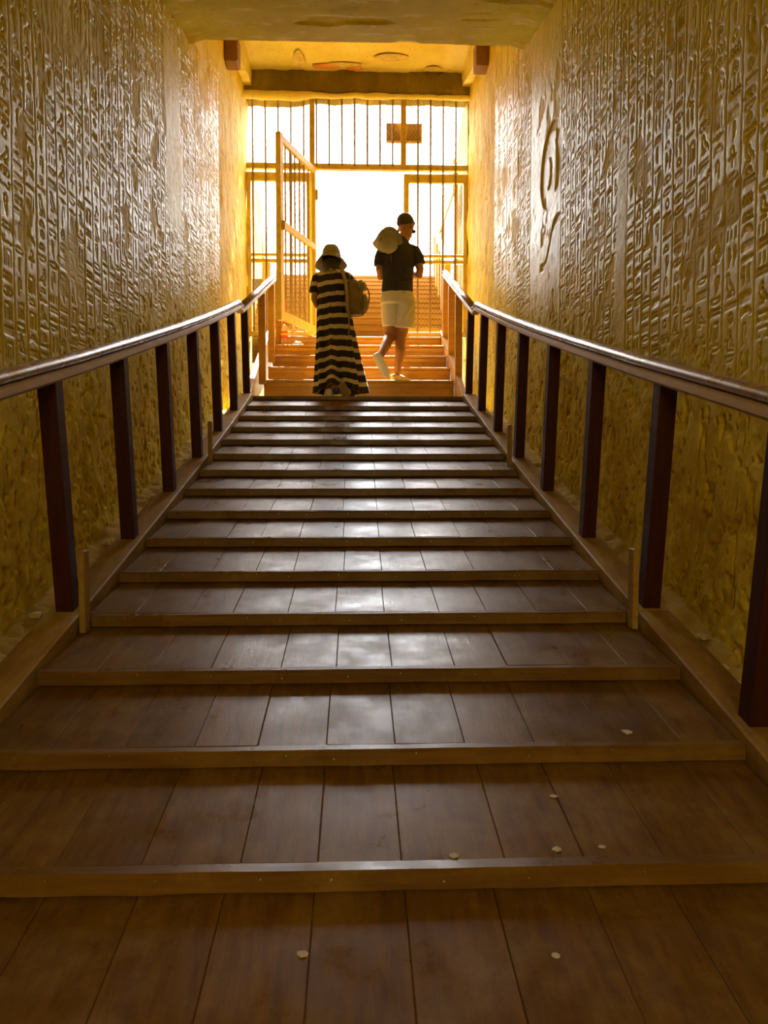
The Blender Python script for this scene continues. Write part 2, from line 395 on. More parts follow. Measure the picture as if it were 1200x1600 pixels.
    G.append((0.5, [arc(0, 0.1, 0.4, 0.3, 20, 160), arc(0, 0.02, 0.4, 0.24, 20, 160)]))
    return G
GLY = glyphs()

def carve(H, s0, z0, poly, w, depth):
    hs, hz = H.shape
    for (a, b) in zip(poly[:-1], poly[1:]):
        m = w * 1.6
        i0 = max(0, int((min(a[0], b[0]) - m - s0) / RES)); i1 = min(hs, int((max(a[0], b[0]) + m - s0) / RES) + 2)
        j0 = max(0, int((min(a[1], b[1]) - m - z0) / RES)); j1 = min(hz, int((max(a[1], b[1]) + m - z0) / RES) + 2)
        if i0 >= i1 or j0 >= j1: continue
        X = (s0 + RES * np.arange(i0, i1))[:, None]; Z = (z0 + RES * np.arange(j0, j1))[None, :]
        dx, dz = b[0] - a[0], b[1] - a[1]; L = dx * dx + dz * dz + 1e-12
        t = np.clip(((X - a[0]) * dx + (Z - a[1]) * dz) / L, 0, 1)
        d = np.hypot(X - a[0] - t * dx, Z - a[1] - t * dz)
        H[i0:i1, j0:j1] = np.maximum(H[i0:i1, j0:j1], depth * (1 - sstep(0.45 * w, 1.15 * w, d)))

def wall(name, side):
    X0 = XL if side < 0 else XR
    rs = random.Random(3 if side < 0 else 5)
    s0, s1, z0, z1 = 1.2, 9.8, 0.0, 6.25
    H = np.zeros((int((s1 - s0) / RES) + 2, int((z1 - z0) / RES) + 2), dtype=np.float32)
    # incised column lines with signs between them
    s = s0 + 0.03
    while s < 7.75:
        wcol = rs.uniform(0.108, 0.126)
        plain = False
        if side > 0:
            if 5.12 < s < 6.12: plain = True; wcol = 6.13 - s
            elif s >= 6.5: wcol = rs.uniform(0.2, 0.3)
        carve(H, s0, z0, [(s, zr(s) + 0.5), (s + rs.uniform(-0.004, 0.004), 5.5)], 0.0045, 0.009)
        if not plain:
            z = 5.5
            while z > zr(s) + 0.55:
                g = rs.choice(GLY); hh = g[0] * wcol * rs.uniform(0.75, 0.98) * (0.9 if wcol < 0.15 else 0.8)
                flip = rs.choice((-1, 1)); c = s + wcol / 2 + rs.uniform(-0.005, 0.005)
                if z < zceil(s) + 0.1:
                    k = wcol * 0.82
                    for pl in g[1]:
                        carve(H, s0, z0, [(c + flip * x * k, z - hh + y * hh / g[0]) for x, y in pl], rs.uniform(0.0034, 0.0046), rs.uniform(0.0065, 0.010))
                z -= hh + rs.uniform(0.006, 0.02)
        s += wcol
    # vertex grid, finer where it is near
    D = [1.2]
    while D[-1] < 9.78: D.append(D[-1] + np.interp(D[-1], [1.2, 2.1, 2.3, 4, 7.7, 7.8, 9.8], [0.02, 0.02, 0.0054, 0.0075, 0.0135, 0.03, 0.03]))
    D[-1] = 9.78
    D = np.array(D); Z = np.arange(0.0, 6.22, 0.0055)
    gi = np.clip((D - s0) / RES, 0, H.shape[0] - 2); gj = np.clip((Z - z0) / RES, 0, H.shape[1] - 2)
    a = gi.astype(int); b = gj.astype(int); fa = (gi - a)[:, None]; fb = (gj - b)[None, :]
    Hh = (H[a][:, b] * (1 - fa) + H[a + 1][:, b] * fa) * (1 - fb) + (H[a][:, b + 1] * (1 - fa) + H[a + 1][:, b + 1] * fa) * fb
    DD, ZZ = np.meshgrid(D, Z, indexing='ij'); sd = 10 if side < 0 else 60
    hgt = ZZ - zr_np(D)[:, None]
    ero = sstep(1.08, 0.62, hgt + 0.5 * (fbm(DD * 1.6, ZZ * 1.6, 4, sd) - 0.5))                 # worn foot of the wall
    patch = 0.8 * sstep(0.62, 0.76, fbm(DD * 1.6 + 9, ZZ * 1.5, 5, sd + 5, 0.6))                           # lost patches
    patch = np.maximum(patch, 0.9 * sstep(0.64, 0.72, fbm(DD * 5 + 3, ZZ * 4.0, 4, sd + 9, 0.6)))
    smooth = np.zeros_like(DD)
    if side < 0:
        smooth = sstep(0.28, 0.2, np.abs(DD - 5.75 - 0.1 * fbm(ZZ * 3, DD, 2, 4))) * sstep(3.0, 3.2, ZZ) * sstep(4.6, 4.3, ZZ)
    else:
        smooth = sstep(0.12, 0.05, np.abs(DD - 4.02 - 0.12 * (fbm(ZZ * 1.5, DD, 3, 4) - .5))) * sstep(3.3, 2.6, ZZ)
    end = sstep(7.72, 7.76, DD)
    keep = (1 - ero) * (1 - end) * (1 - 0.85 * patch) * (1 - smooth)
    h = Hh * keep
    h += 0.010 * (fbm(DD * 2.5, ZZ * 2.5, 4, sd + 21) - 0.5) + 0.0035 * (fbm(DD * 22, ZZ * 16, 3, sd + 31) - 0.5)
    h += patch * (1 - smooth) * (0.005 + 0.006 * (fbm(DD * 18, ZZ * 14, 3, sd + 33) - 0.5))
    pits = sstep(0.58, 0.78, fbm(DD * 13, ZZ * 10, 4, sd + 41))
    low = sstep(0.55, 0.1, hgt + 0.25 * fbm(DD * 3, ZZ * 3, 3, sd + 47))
    h += end * (0.006 + 0.02 * (fbm(DD * 5, ZZ * 2.2, 4, sd + 81) - 0.5) + 0.008 * (fbm(DD * 16, ZZ * 9, 3, sd + 83) - 0.5)) - sstep(9.3, 9.75, DD) * 0.05 * (fbm(DD * 2, ZZ * 3.5, 4, sd + 85) - 0.25)
    h += ero * (0.010 * pits * (0.35 + 0.65 * sstep(0.42, 0.6, fbm(DD * 2, ZZ * 2, 3, sd + 51))) + 0.007 * (fbm(DD * 26, ZZ * 20, 3, sd + 43) - 0.5) + 0.012 * sstep(0.66, 0.8, fbm(DD * 30, ZZ * 24, 2, sd + 45)))
    h += low * (0.022 * (fbm(DD * 11, ZZ * 11, 4, sd + 71) - 0.55))
    if side > 0:      # sunk disk with a beetle and a figure left standing inside it
        dd, dz = DD - 5.5, ZZ - 3.46; r = np.hypot(dd, dz)
        h += 0.014 * sstep(0.305, 0.29, r)
        bug = sstep(1.0, 0.85, np.hypot((dd - 0.1) / 0.075, (dz + 0.02) / 0.12)); fig = sstep(1.0, 0.85, np.hypot((dd + 0.09) / 0.055, (dz + 0.03) / 0.19))
        fig = np.maximum(fig, sstep(1.0, 0.8, np.hypot((dd + 0.09) / 0.05, (dz - 0.17) / 0.05)))
        h -= 0.010 * np.maximum(bug, fig)
        liz = sstep(0.035, 0.02, np.abs(dz + 0.52 + 0.5 * (dd + 0.05) + 0.05 * np.sin(dd * 14))) * sstep(0.3, 0.24, np.abs(dd))
        h += 0.012 * liz
    for (ca, cb, cc, cd) in (((3.02, 1.55, 3.12, 0.98), (2.72, 1.12, 2.75, 0.8), (5.0, 2.2, 5.1, 1.6)) if side > 0 else ((3.3, 1.35, 3.26, 0.95), (4.4, 2.0, 4.36, 1.4))):
        tt = np.clip((ZZ - cd) / (cb - cd), 0, 1); cl = cc + (ca - cc) * tt + 0.02 * (fbm(ZZ * 14, ZZ * 0, 3, 99) - 0.5)
        h += 0.010 * sstep(0.012, 0.004, np.abs(DD - cl)) * (ZZ < cb) * (ZZ > cd)
    X = X0 + side * h
    if side > 0: X = X + 0.0
    V = np.stack([X, DD, ZZ], -1).reshape(-1, 3)
    n, m = DD.shape; I = np.arange(n * m).reshape(n, m)
    top = zceil(D) + 0.05; top[D > 6.38] = 6.21
    q = np.stack([I[:-1, :-1], I[1:, :-1], I[1:, 1:], I[:-1, 1:]], -1)
    ok = (ZZ[:-1, :-1] < top[:-1, None]) & (ZZ[:-1, :-1] > (zr_np(D)[:-1] - 0.45)[:, None])
    F = q[ok]
    used = np.unique(F); mp = -np.ones(len(V), dtype=np.int64); mp[used] = np.arange(len(used))
    F = mp[F]; V = V[used]
    rgh = np.clip(ero * 0.9 + 0.8 * end + 0.7 * patch * (1 - smooth) + 0.3 * smooth, 0, 1).reshape(-1)[used]
    if side > 0: F = F[:, ::-1]
    # plain solid behind and the part of the wall behind the camera
    o = mesh_obj(name, V, F, 'wall', None, False, {'rough': rgh})
    tag(o, kind='structure'); o.data.polygons.foreach_set('use_smooth', [True] * len(o.data.polygons))
    b = MB()
    xa, xb = (X0 - 0.6, X0 - 0.06) if side < 0 else (X0 + 0.06, X0 + 0.6)
    b.box((xa, -6, -3), (xb, D_FAC, 9.5))
    xi = X0
    b.prism([(-6, -3.0), (1.21, -1.2), (1.21, zceil(1.21) + 0.1), (-6, zceil(-6) + 0.1)], min(xi, xb if side < 0 else xa), max(xi, xb if side < 0 else xa))
    tag(b.build(name + '_backing', 'stone'), kind='structure')
    return o
wall('wall_left', -1)
wall('wall_right', 1)

# ------------------------------------------------------------------ ceiling, recess, jambs, lintel
def grid_surface(name, us, vs_, fn, mat, kind='structure', smooth=True, parent=None, flip=False):
    U, Vv = np.meshgrid(us, vs_, indexing='ij'); P = fn(U, Vv); n, m = U.shape
    I = np.arange(n * m).reshape(n, m)
    q = np.stack([I[:-1, :-1], I[1:, :-1], I[1:, 1:], I[:-1, 1:]], -1).reshape(-1, 4)
    if flip: q = q[:, ::-1]
    o = mesh_obj(name, np.stack(P, -1).reshape(-1, 3), q, mat, parent, smooth)
    return tag(o, kind=kind) if kind else o
def f_ceil(U, V):
    x = XL - 0.03 + (XR - XL + 0.06) * U
    flake = sstep(0.60, 0.64, fbm(x * 1.2 + 3, V * 3.2, 4, 77))
    z = 4.783 + (V - 6.44) * 0.235 + 0.02 * (fbm(x * 2, V * 2, 4, 71) - 0.5) + 0.012 * flake
    edge = np.minimum(x - XL, XR - x); z = z - 0.05 * sstep(0.12, 0.0, edge) * fbm(x * 4, V * 5, 3, 5)
    return x, V, z
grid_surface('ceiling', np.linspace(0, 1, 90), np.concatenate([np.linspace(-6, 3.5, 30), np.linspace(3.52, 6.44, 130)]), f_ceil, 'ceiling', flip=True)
b = MB(); b.prism([(-6, zceil(-6) + 0.04), (6.435, zceil(6.435) + 0.04), (6.435, 6.2), (-6, 6.2)], XL - 0.3, XR + 0.3)
tag(b.build('ceiling_rock', 'stone'), kind='structure')
b = MB(); b.box((XL - 0.5, -6.4, -3), (XR + 0.5, -6.0, 5)); tag(b.build('wall_back', 'stone'), kind='structure')
# flat slab over the entrance recess, with flaked patches
def f_slab(U, V):
    fl = sstep(0.62, 0.66, fbm(U * 2.4 + 1.3, V * 4.0, 4, 91))
    return U, V, Z_SLAB + 0.02 * (fbm(U * 3, V * 3, 3, 93) - 0.5) + 0.015 * fl
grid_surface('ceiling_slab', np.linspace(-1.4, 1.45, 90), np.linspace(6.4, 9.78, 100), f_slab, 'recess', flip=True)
def blob_patch(name, cx, cy, rx, ry, z, mat, parent, seed, slope=0.0):
    vs = [(cx, cy, z - 0.004)]; n = 22
    for k in range(n):
        a = 2 * PI * k / n; r = 0.7 + 0.6 * float(fbm(np.array([math.cos(a) * 1.5 + seed]), np.array([math.sin(a) * 1.5]), 3, seed)[0])
        vs.append((cx + rx * r * math.cos(a), cy + ry * r * math.sin(a), z + 0.002 + slope * ry * r * math.sin(a)))
    return mesh_obj(name, vs, [(0, 1 + (k + 1) % n, 1 + k) for k in range(n)], mat, parent)
M['brickred'] = mat_plain('exposed_red_brick', (0.62, 0.26, 0.09), 0.85, 0, 0.2, 20)
M['flake'] = mat_plain('bare_limewash', (0.60, 0.47, 0.2), 0.85, 0, 0.25, 20)
slab = bpy.data.objects['ceiling_slab']; ceil = bpy.data.objects['ceiling']
for x, d, rx, ry, mt in ((-0.33, 9.36, 0.17, 0.06, 'brickred'), (-0.02, 9.40, 0.09, 0.05, 'brickred'), (0.42, 9.15, 0.2, 0.09, 'flake'), (0.92, 9.38, 0.1, 0.06, 'flake'), (-0.66, 9.2, 0.06, 0.18, 'flake'), (-0.12, 9.32, 0.2, 0.05, 'flake')):
    blob_patch('bare_brick_patch' if mt == 'brickred' else 'plaster_flake', x, d, rx, ry, Z_SLAB - 0.016, mt, slab, int(d * 100))

# plaster cornice left standing at the head of each side wall, with a ragged lower edge
for side, nm in ((-1, 'trim_left'), (1, 'trim_right')):
    X0 = XL if side < 0 else XR
    def f_corn(U, V):
        low = np.interp(U, [8.3, 8.6, 9.75], [5.66, 5.74, 5.98]) + 0.16 * (fbm(U * 5, U * 0, 4, 300 + side) - 0.5)
        t = np.clip(V / 0.25, 0, 1); w = np.clip((V - 0.25) / 0.75, 0, 1)
        x = X0 - side * (0.09 * t) - side * 0.02 * (fbm(U * 8, V * 6, 3, 305) - 0.5) * t
        return x, U, low + (Z_SLAB - low) * w
    grid_surface(nm, np.linspace(8.3, 9.78, 110), np.linspace(0, 1, 30), f_corn, 'recess', flip=side > 0)
# rough lintel over the gateway with a ragged plaster lip
def f_lint(U, V):
    # V: 0..1 around: front top -> front bottom -> underside back
    t = np.clip(V / 0.5, 0, 1); w = np.clip((V - 0.5) / 0.5, 0, 1)
    low = 5.84 + 0.05 * (fbm(U * 4, U * 0, 4, 401) - 0.5) - 0.03 * sstep(-0.5, -0.9, U)
    z = Z_SLAB + 0.02 + (low - Z_SLAB - 0.02) * t + 0.02 * (fbm(U * 9, V * 6, 4, 405) - 0.5)
    y = D_LINT + (D_FAC - D_LINT) * w + 0.03 * (fbm(U * 7, V * 5, 4, 407) - 0.5) - 0.03 * np.exp(-((V - 0.45) / 0.1) ** 2) * fbm(U * 5, U * 0, 3, 409)
    return U, y, z
M['lintel'] = mat_plaster('stained_lintel', (0.14, 0.11, 0.02), (0.24, 0.19, 0.04), (0.42, 0.34, 0.10), 0.85, False, 0.7)
grid_surface('trim_1', np.linspace(-1.36, 1.4, 150), np.linspace(0, 1, 26), f_lint, 'lintel')
def f_lip(U, V):
    a = V * 2 * PI; r = 0.028 + 0.035 * fbm(U * 3.5, U * 0 + 2, 4, 431) + 0.03 * sstep(-0.35, -0.75, U)
    return U, D_LINT - 0.01 + r * 0.8 * np.cos(a), 5.805 + 0.03 * (fbm(U * 4, U * 0, 4, 401) - 0.5) + r * 0.7 * np.sin(a)
grid_surface('trim_2', np.linspace(-1.36, 1.4, 130), np.linspace(0, 1, 13), f_lip, 'recess')
# the rock face above the entrance, outside
b = MB(); b.box((-3.4, D_LINT + 0.05, 5.93), (3.4, D_LINT + 0.2, 9.5)); b.box((XL - 0.6, 6.42, Z_SLAB + 0.05), (XR + 0.6, D_LINT + 0.04, 6.9))
tag(b.build('wall_facade', 'outstone'), kind='structure')
# stubs of old timber let into the head of the jambs
for x0, x1, lb in ((-1.345, -1.205, 'left'), (1.245, 1.385, 'right')):
    o = MB().box((x0, 8.13, 5.50), (x1, 8.34, 5.76), 0.012).build('timber_stub', 'timber')
    tag(o, 'dark stub of old timber let into the head of the %s wall' % lb, 'timber block', 'timber stubs')

# ------------------------------------------------------------------ rubble ground beside the ramp
def f_floor(U, V):
    z = zr_np(V[0])[None, :] * np.ones_like(U) - 0.185
    side = sstep(0.95, 1.1, np.abs(U - CX))
    z = z + side * (0.05 * sstep(1.15, 1.36, np.abs(U - CX)) + 0.06 * (fbm(U * 9, V * 9, 4, 501) - 0.4) + 0.03 * (fbm(U * 34, V * 30, 3, 503) - 0.5))
    return U, V, np.minimum(z, 2.05)
xs = np.concatenate([np.linspace(-1.42, -0.98, 30), np.linspace(-0.8, 0.85, 5), np.linspace(1.02, 1.45, 30)])
grid_surface('floor', xs, np.concatenate([np.linspace(-6, 1.5, 40), np.linspace(1.52, 9.75, 560)]), f_floor, 'rubble')

# ------------------------------------------------------------------ wooden ramp with low steps
ramp_o = empty('wooden_ramp', (CX, 2.371, zr(2.371) - 0.2), 'broad brown plank ramp with low sloping steps rising to the gate', 'ramp')
EDGES = [-0.995, -0.83, -0.64, -0.46, -0.275, -0.09, 0.09, 0.275, 0.46, 0.645, 0.83, 0.995]
NST = len(ND)
for i in range(NST - 1):
    d0, d1, za, zb = ND[i], ND[i + 1], NZ[i], NZ[i + 1]
    rise = 0.034; zb_t = zb - rise - 0.006
    sl = (zb_t - za) / (d1 - d0)
    if d1 < -1.0: continue
    tk = 0.028
    b = MB()      # joist body and riser under the boards
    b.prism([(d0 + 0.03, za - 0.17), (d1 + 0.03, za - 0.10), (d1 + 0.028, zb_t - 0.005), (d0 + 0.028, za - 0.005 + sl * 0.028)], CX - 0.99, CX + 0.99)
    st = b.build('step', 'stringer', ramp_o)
    ed = [e + (random.uniform(-0.018, 0.018) if 0 < k < 11 else 0) for k, e in enumerate(EDGES)]
    for a, c in zip(ed[:-1], ed[1:]):
        g = 0.0005; dz = random.uniform(-0.0012, 0.0012)
        b = MB(); b.box((CX + a + g, d0 + 0.028, za - tk + dz), (CX + c - g, d1 + 0.02, za + dz), 0.0016)
        b.v = [(x, y, z + sl * (y - d0)) for x, y, z in b.v]
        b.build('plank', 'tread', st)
    # worn nosing strip
    n = 40; rings = []
    for k in range(n + 1):
        x = CX - 1.0 + 2.0 * k / n
        w = float(fbm(np.array([x * 2.2 + i * 7.3]), np.array([0.5]), 3, 600)[0]) - 0.5
        w2 = float(fbm(np.array([x * 9 + i * 3.1]), np.array([1.5]), 2, 610)[0]) - 0.5
        y0 = d0 - 0.012 + 0.006 * w2; y1 = d0 + 0.030; zt = za + 0.004 + 0.006 * w; zbm = za - 0.036 + 0.004 * w2
        rings.append([(x, y0, zbm), (x, y0, zt - 0.007), (x, y0 + 0.008, zt), (x, y1, zt), (x, y1, zbm)])
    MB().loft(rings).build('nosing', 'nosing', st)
    if 1.2 < d0 < 4.3:
        b = MB()
        for k in range(9):
            x = CX - 0.9 + 0.215 * k + random.uniform(-0.06, 0.06)
            b.ball((x, d0 - 0.012, za - 0.012 + random.uniform(-0.008, 0.008)), (0.0035, 0.002, 0.0035), 6)
        tag(b.build('nail_heads', 'nail', st), kind='stuff')
# last nosing at the landing and the landing itself
st = MB().box((CX - 0.99, 7.36, 1.84), (CX + 0.99, 8.2, 1.985)).build('landing', 'riser', ramp_o)
for k, (a, c) in enumerate(zip(EDGES[:-1], EDGES[1:])):
    MB().box((CX + a + 0.002, 7.385, 1.987), (CX + c - 0.002, 8.2, 2.012), 0.003).build('plank', 'tread', st)
MB().box((CX - 1.0, 7.34, 1.976), (CX + 1.0, 7.384, 2.016), 0.006).build('nosing', 'nosing', st)
# stringers and outer boards at both sides, in lengths
for s in (-1, 1):
    DS = [ND[k] for k in range(3, NST)] 
    br = [0.2, 2.74, 5.13, 7.45]
    for a, c in zip([-1.0] + br[:-1], br):
        ds = [a + 0.003] + [d for d in DS if a < d < c] + [c - 0.003]
        for nm, x0, x1, top, bot, mt in (('stringer', 1.005, 1.125, 0.028, -0.16, 'stringer'), ('side_board', 1.135, 1.16, -0.02, -0.2, 'stringer')):
            rings = []
            for d in ds:
                z = zr(d); xa, xb = sorted((CX + s * x0, CX + s * x1))
                rings.append([(xa, d, z + bot), (xb, d, z + bot), (xb, d, z + top - 0.006), (xb - 0.006, d, z + top), (xa + 0.006, d, z + top), (xa, d, z + top - 0.006)])
            MB().loft(rings).build(nm, mt, ramp_o)
# short cleats that join the ramp lengths beside some posts
for s, d in ((-1, 2.72), (1, 2.72), (-1, 5.10), (1, 5.0)):
    x = CX + s * 0.992
    MB().box((min(x, x - s * 0.022), d - 0.02, zr(d) - 0.03), (max(x, x - s * 0.022), d + 0.035, zr(d) + 0.26), 0.003).build('cleat', 'stringer', ramp_o)

# ------------------------------------------------------------------ upper wooden flight to the gate
flight = empty('wooden_stairs', (0.035, 8.2, 2.0), 'orange-brown wooden stair flight between the landing and the gate', 'stairs')
SD = [8.20, 8.52, 8.88, 9.21, 9.56]; SZ = [2.27, 2.447, 2.628, 2.800, 2.960]
SXL = [-0.975, -0.965, -0.955, -0.95, -0.95]; SXR = [1.035, 1.035, 1.037, 1.037, 1.04]
for k in range(5):
    zb = 2.0 if k == 0 else SZ[k - 1]
    st = MB().box((SXL[k], SD[k], zb - 0.03), (SXR[k], SD[k] + 0.03, SZ[k] - 0.028), 0.003).build('riser', 'riser', flight)
    MB().box((SXL[k] + 0.004, SD[k] - 0.012, SZ[k] - 0.075), (SXR[k] - 0.004, SD[k] - 0.001, SZ[k] - 0.032), 0.003).build('fascia', 'riser', st)
    dn = (SD[k + 1] if k < 4 else 9.72) - SD[k]
    for j in range(2):
        MB().box((SXL[k], SD[k] - 0.018 + j * (dn + 0.02) / 2 + 0.001, SZ[k] - 0.027), (SXR[k], SD[k] - 0.018 + (j + 1) * (dn + 0.02) / 2 - 0.001, SZ[k]), 0.004).build('plank', 'riser', st)
for s in (-1, 1):
    xa = -1.10 if s < 0 else 1.045
    MB().prism([(7.6, 1.85), (9.62, 2.55), (9.62, 3.05), (8.2, 2.36), (7.6, 2.03)], xa, xa + 0.055).build('stringer', 'riser', flight)

# ------------------------------------------------------------------ handrails
def rail_path(s):
    pts = []
    for d in [-1.0, 0.3, 1.3, 2.1, 2.9, 3.7, 4.5, 5.3, 6.1, 6.85]:
        pts.append((CX + s * 1.055, d, zr(d + 0.12) + 0.885))
    pts.append((CX + s * 1.055, 7.0, 2.775))
    e = (-0.925, 9.47, 3.735) if s < 0 else (1.085, 9.47, 3.735)
    for t in (0.33, 0.66, 1.0):
        p = pts[-1 if t == 0.33 else -1]
    a = Vector(pts[-1]); bb = Vector(e)
    return pts, [tuple(a + (bb - a) * t) for t in (0, 0.35, 0.7, 1.0)]
def rail_at(path, d):
    ys = [p[1] for p in path]
    return tuple(float(np.interp(d, ys, [p[k] for p in path])) for k in range(3))
for s, lb in ((-1, 'left'), (1, 'right')):
    root = empty('handrail', (CX + s * 1.06, 2.74, zr(2.74) + 0.03), 'varnished wooden handrail on dark posts along the %s wall of the passage' % lb, 'handrail', 'handrails of the passage')
    lo, up = rail_path(s)
    for seg in (lo, up):
        MB().tube(seg, [(0.021, 0.031)] * len(seg), 14, side=(0, 0, 1)).build('top_rail', 'rail', root, True)
        rings = []
        for x, y, z in seg:
            rings.append([(x - 0.026, y, z - 0.06), (x + 0.026, y, z - 0.06), (x + 0.034, y, z - 0.05), (x + 0.032, y, z - 0.028), (x + 0.016, y, z - 0.021), (x - 0.016, y, z - 0.021), (x - 0.032, y, z - 0.028), (x - 0.034, y, z - 0.05)])
        MB().loft(rings).build('under_board', 'railboard', root)
    full = lo + up[1:]
    x, y, z = up[0]
    MB().tube([(x, y - 0.012, z - 0.003), (x, y + 0.012, z + 0.003)], [(0.0225, 0.0325)] * 2, 14, side=(0, 0, 1)).build('joint_collar', 'rail', root)
    for k in range(-1, 7):
        d = 2.79 + 0.77 * k
        xb = CX + s * 1.062; zb = zr(d) + 0.028
        lean = 0.12; t = rail_at(full, d - lean); t = (xb, d - lean, t[2] - 0.055)
        b = MB(); w, q = 0.031, 0.031
        b.loft([[(xb - w, d - q, zb - 0.01), (xb + w, d - q, zb - 0.01), (xb + w, d + q, zb + 0.008), (xb - w, d + q, zb + 0.008)],
                [(t[0] - w, t[1] - q, t[2] - 0.012), (t[0] + w, t[1] - q, t[2] - 0.012), (t[0] + w, t[1] + q, t[2] + 0.008), (t[0] - w, t[1] + q, t[2] + 0.008)]])
        b.build('post', 'post', root)
    for k, d in enumerate((8.16, 8.8, 9.40)):
        x, y, z = rail_at(full, d); zb = float(np.interp(d, [7.6, 8.2, 9.6], [2.03, 2.36, 3.04])) - 0.12
        b = MB(); b.loft([[(x - 0.036, d - 0.032, zb), (x + 0.036, d - 0.032, zb), (x + 0.036, d + 0.032, zb), (x - 0.036, d + 0.032, zb)],
                          [(x - 0.036, d - 0.032, z - 0.08), (x + 0.036, d - 0.032, z - 0.08), (x + 0.036, d + 0.032, z - 0.06), (x - 0.036, d + 0.032, z - 0.06)]])
        b.build('post', 'riser', root)

# ------------------------------------------------------------------ iron gate screen
GY = 9.62
gate = empty('gate_screen', (0.03, GY, 2.96), 'fixed ochre iron screen of thin upright rods and wire mesh in the entrance', 'gate')
gx0, gx1, gz0, gz1 = -1.33, 1.37, 2.96, 5.93
def gbox(nm, x0, x1, z0, z1, mat='gate', dy=0.05, parent=None, y=GY):
    return MB().box((x0, y - dy / 2, z0), (x1, y + dy / 2, z1), 0.004).build(nm, mat, parent or gate)
gbox('beam', gx0, gx1, 4.985, 5.055, 'gatebeam', 0.07)
gbox('post', -0.565, -0.50, 5.056, gz1 - 0.06, 'gatebeam', 0.07); gbox('post', 0.548, 0.618, 5.056, gz1 - 0.06, 'gatebeam', 0.07)
for x0, x1, inner in ((gx0, -0.53, 1), (0.585, gx1, -1)):
    gbox('panel_head', x0, x1, 4.84, 4.945, 'gate'); gbox('crossbar', x0, x1, 3.94, 3.975, 'gate'); gbox('crossbar', x0, x1, 3.865, 3.905, 'gate')
    gbox('sill', x0, x1, 2.965, 3.03, 'gate')
    xs_ = (x1 - 0.075, x1) if inner > 0 else (x0, x0 + 0.068)
    gbox('stile', xs_[0], xs_[1], 3.031, 4.839, 'gate', 0.055)
    ys_ = (x0, x0 + 0.05) if inner > 0 else (x1 - 0.05, x1)
    gbox('stile', ys_[0], ys_[1], 3.031, 4.839, 'gate', 0.055)
rods = [-1.25 + 0.1545 * k for k in range(18)]
for x in rods:
    if min(abs(x + 0.53), abs(x - 0.58)) < 0.05: continue
    side = x < -0.6 or x > 0.65
    MB().tube([(x, GY - 0.04, 3.02 if side else 5.02), (x, GY - 0.04, gz1 - 0.03)], 0.0125, 8).build('rod', 'rod', gate)
def wire_mesh(name, fn, u0, u1, v0, v1, parent, du=0.042, dv=0.034, r=0.0013):
    """diamond mesh in the plane fn(u, v) -> point"""
    b = MB(); k = 0; u = u0
    while u < u1 - du / 2:
        pts = []; v = v0; j = 0
        while v <= v1:
            pts.append(fn(u + (du / 2 if (j + k) % 2 else 0), v)); v += dv; j += 1
        vs = []; 
        for p in pts:
            for a in range(3): vs.append((p[0] + r * math.cos(a * 2.094), p[1] + r * math.sin(a * 2.094), p[2]))
        fs = [(i * 3 + a, i * 3 + (a + 1) % 3, i * 3 + 3 + (a + 1) % 3, i * 3 + 3 + a) for i in range(len(pts) - 1) for a in range(3)]
        b.add(vs, fs); u += du / 2; k += 1
    return tag(b.build(name, 'wire', parent), kind='stuff')
wire_mesh('wire_mesh', lambda u, v: (u, GY + 0.02, v), gx0, gx1, 5.06, 5.86, gate)
wire_mesh('wire_mesh', lambda u, v: (u, GY + 0.02, v), gx0 + 0.05, -0.61, 3.03, 4.84, gate)
wire_mesh('wire_mesh', lambda u, v: (u, GY + 0.02, v), 0.66, gx1 - 0.05, 3.03, 4.84, gate)

# the open gate door
H0 = Vector((-0.50, 9.55, 0)); H1 = Vector((-0.845, 8.56, 0)); ax = (H1 - H0); LEN = ax.length; ax.normalize()
door = empty('gate_door', (H0.x, H0.y, 2.98), 'ochre metal gate door standing open towards the stairs', 'gate')
nrm = Vector((-ax.y, ax.x, 0))
def dpt(u, v, w=0.0): p = H0 + ax * u + nrm * w; return (p.x, p.y, v)
def dbox(nm, u0, u1, v0, v1, mat='gate', w=0.022, skew=(0, 0)):
    vs = []
    for vv, sk in ((v0, 0), (v1, 0)):
        for ww in (-w, w):
            for uu, k in ((u0, 0), (u1, 1)): vs.append(dpt(uu, vv + skew[k], ww))
    b = MB(); b.add(vs, [(0, 2, 3, 1), (4, 5, 7, 6), (0, 1, 5, 4), (2, 6, 7, 3), (0, 4, 6, 2), (1, 3, 7, 5)])
    return b.build(nm, mat, door)
dz0, dz1 = 2.985, 4.972
dbox('stile', 0, 0.05, dz0, dz1); fs_ = dbox('stile', LEN - 0.075, LEN, dz0 - 0.02, dz1 + 0.01, w=0.03)
dbox('top_rail', 0.051, LEN - 0.076, dz1 - 0.075, dz1); dbox('bottom_rail', 0.051, LEN - 0.076, dz0, dz0 + 0.09)
mr = dbox('middle_rail', 0.051, LEN - 0.076, 3.99, 4.06)
for k in range(1, 7):
    u = 0.05 + (LEN - 0.125) * k / 7
    MB().tube([dpt(u, dz0 + 0.08, -0.01), dpt(u, dz1 - 0.07, -0.01)], 0.011, 8).build('rod', 'rod', door)
wire_mesh('wire_mesh', lambda u, v: dpt(u, v, 0.012), 0.05, LEN - 0.08, dz0 + 0.08, dz1 - 0.07, door)
MB().box((-0.02, -0.02, -0.05), (0.02, 0.02, 0.05), 0.005).build('lock_case', 'gatebeam', fs_)
lk = bpy.data.objects['lock_case']; lp = dpt(LEN - 0.04, 3.99, 0.045); lk.matrix_parent_inverse = Matrix.Identity(4); lk.location = Vector(lp) - WL[fs_.name]
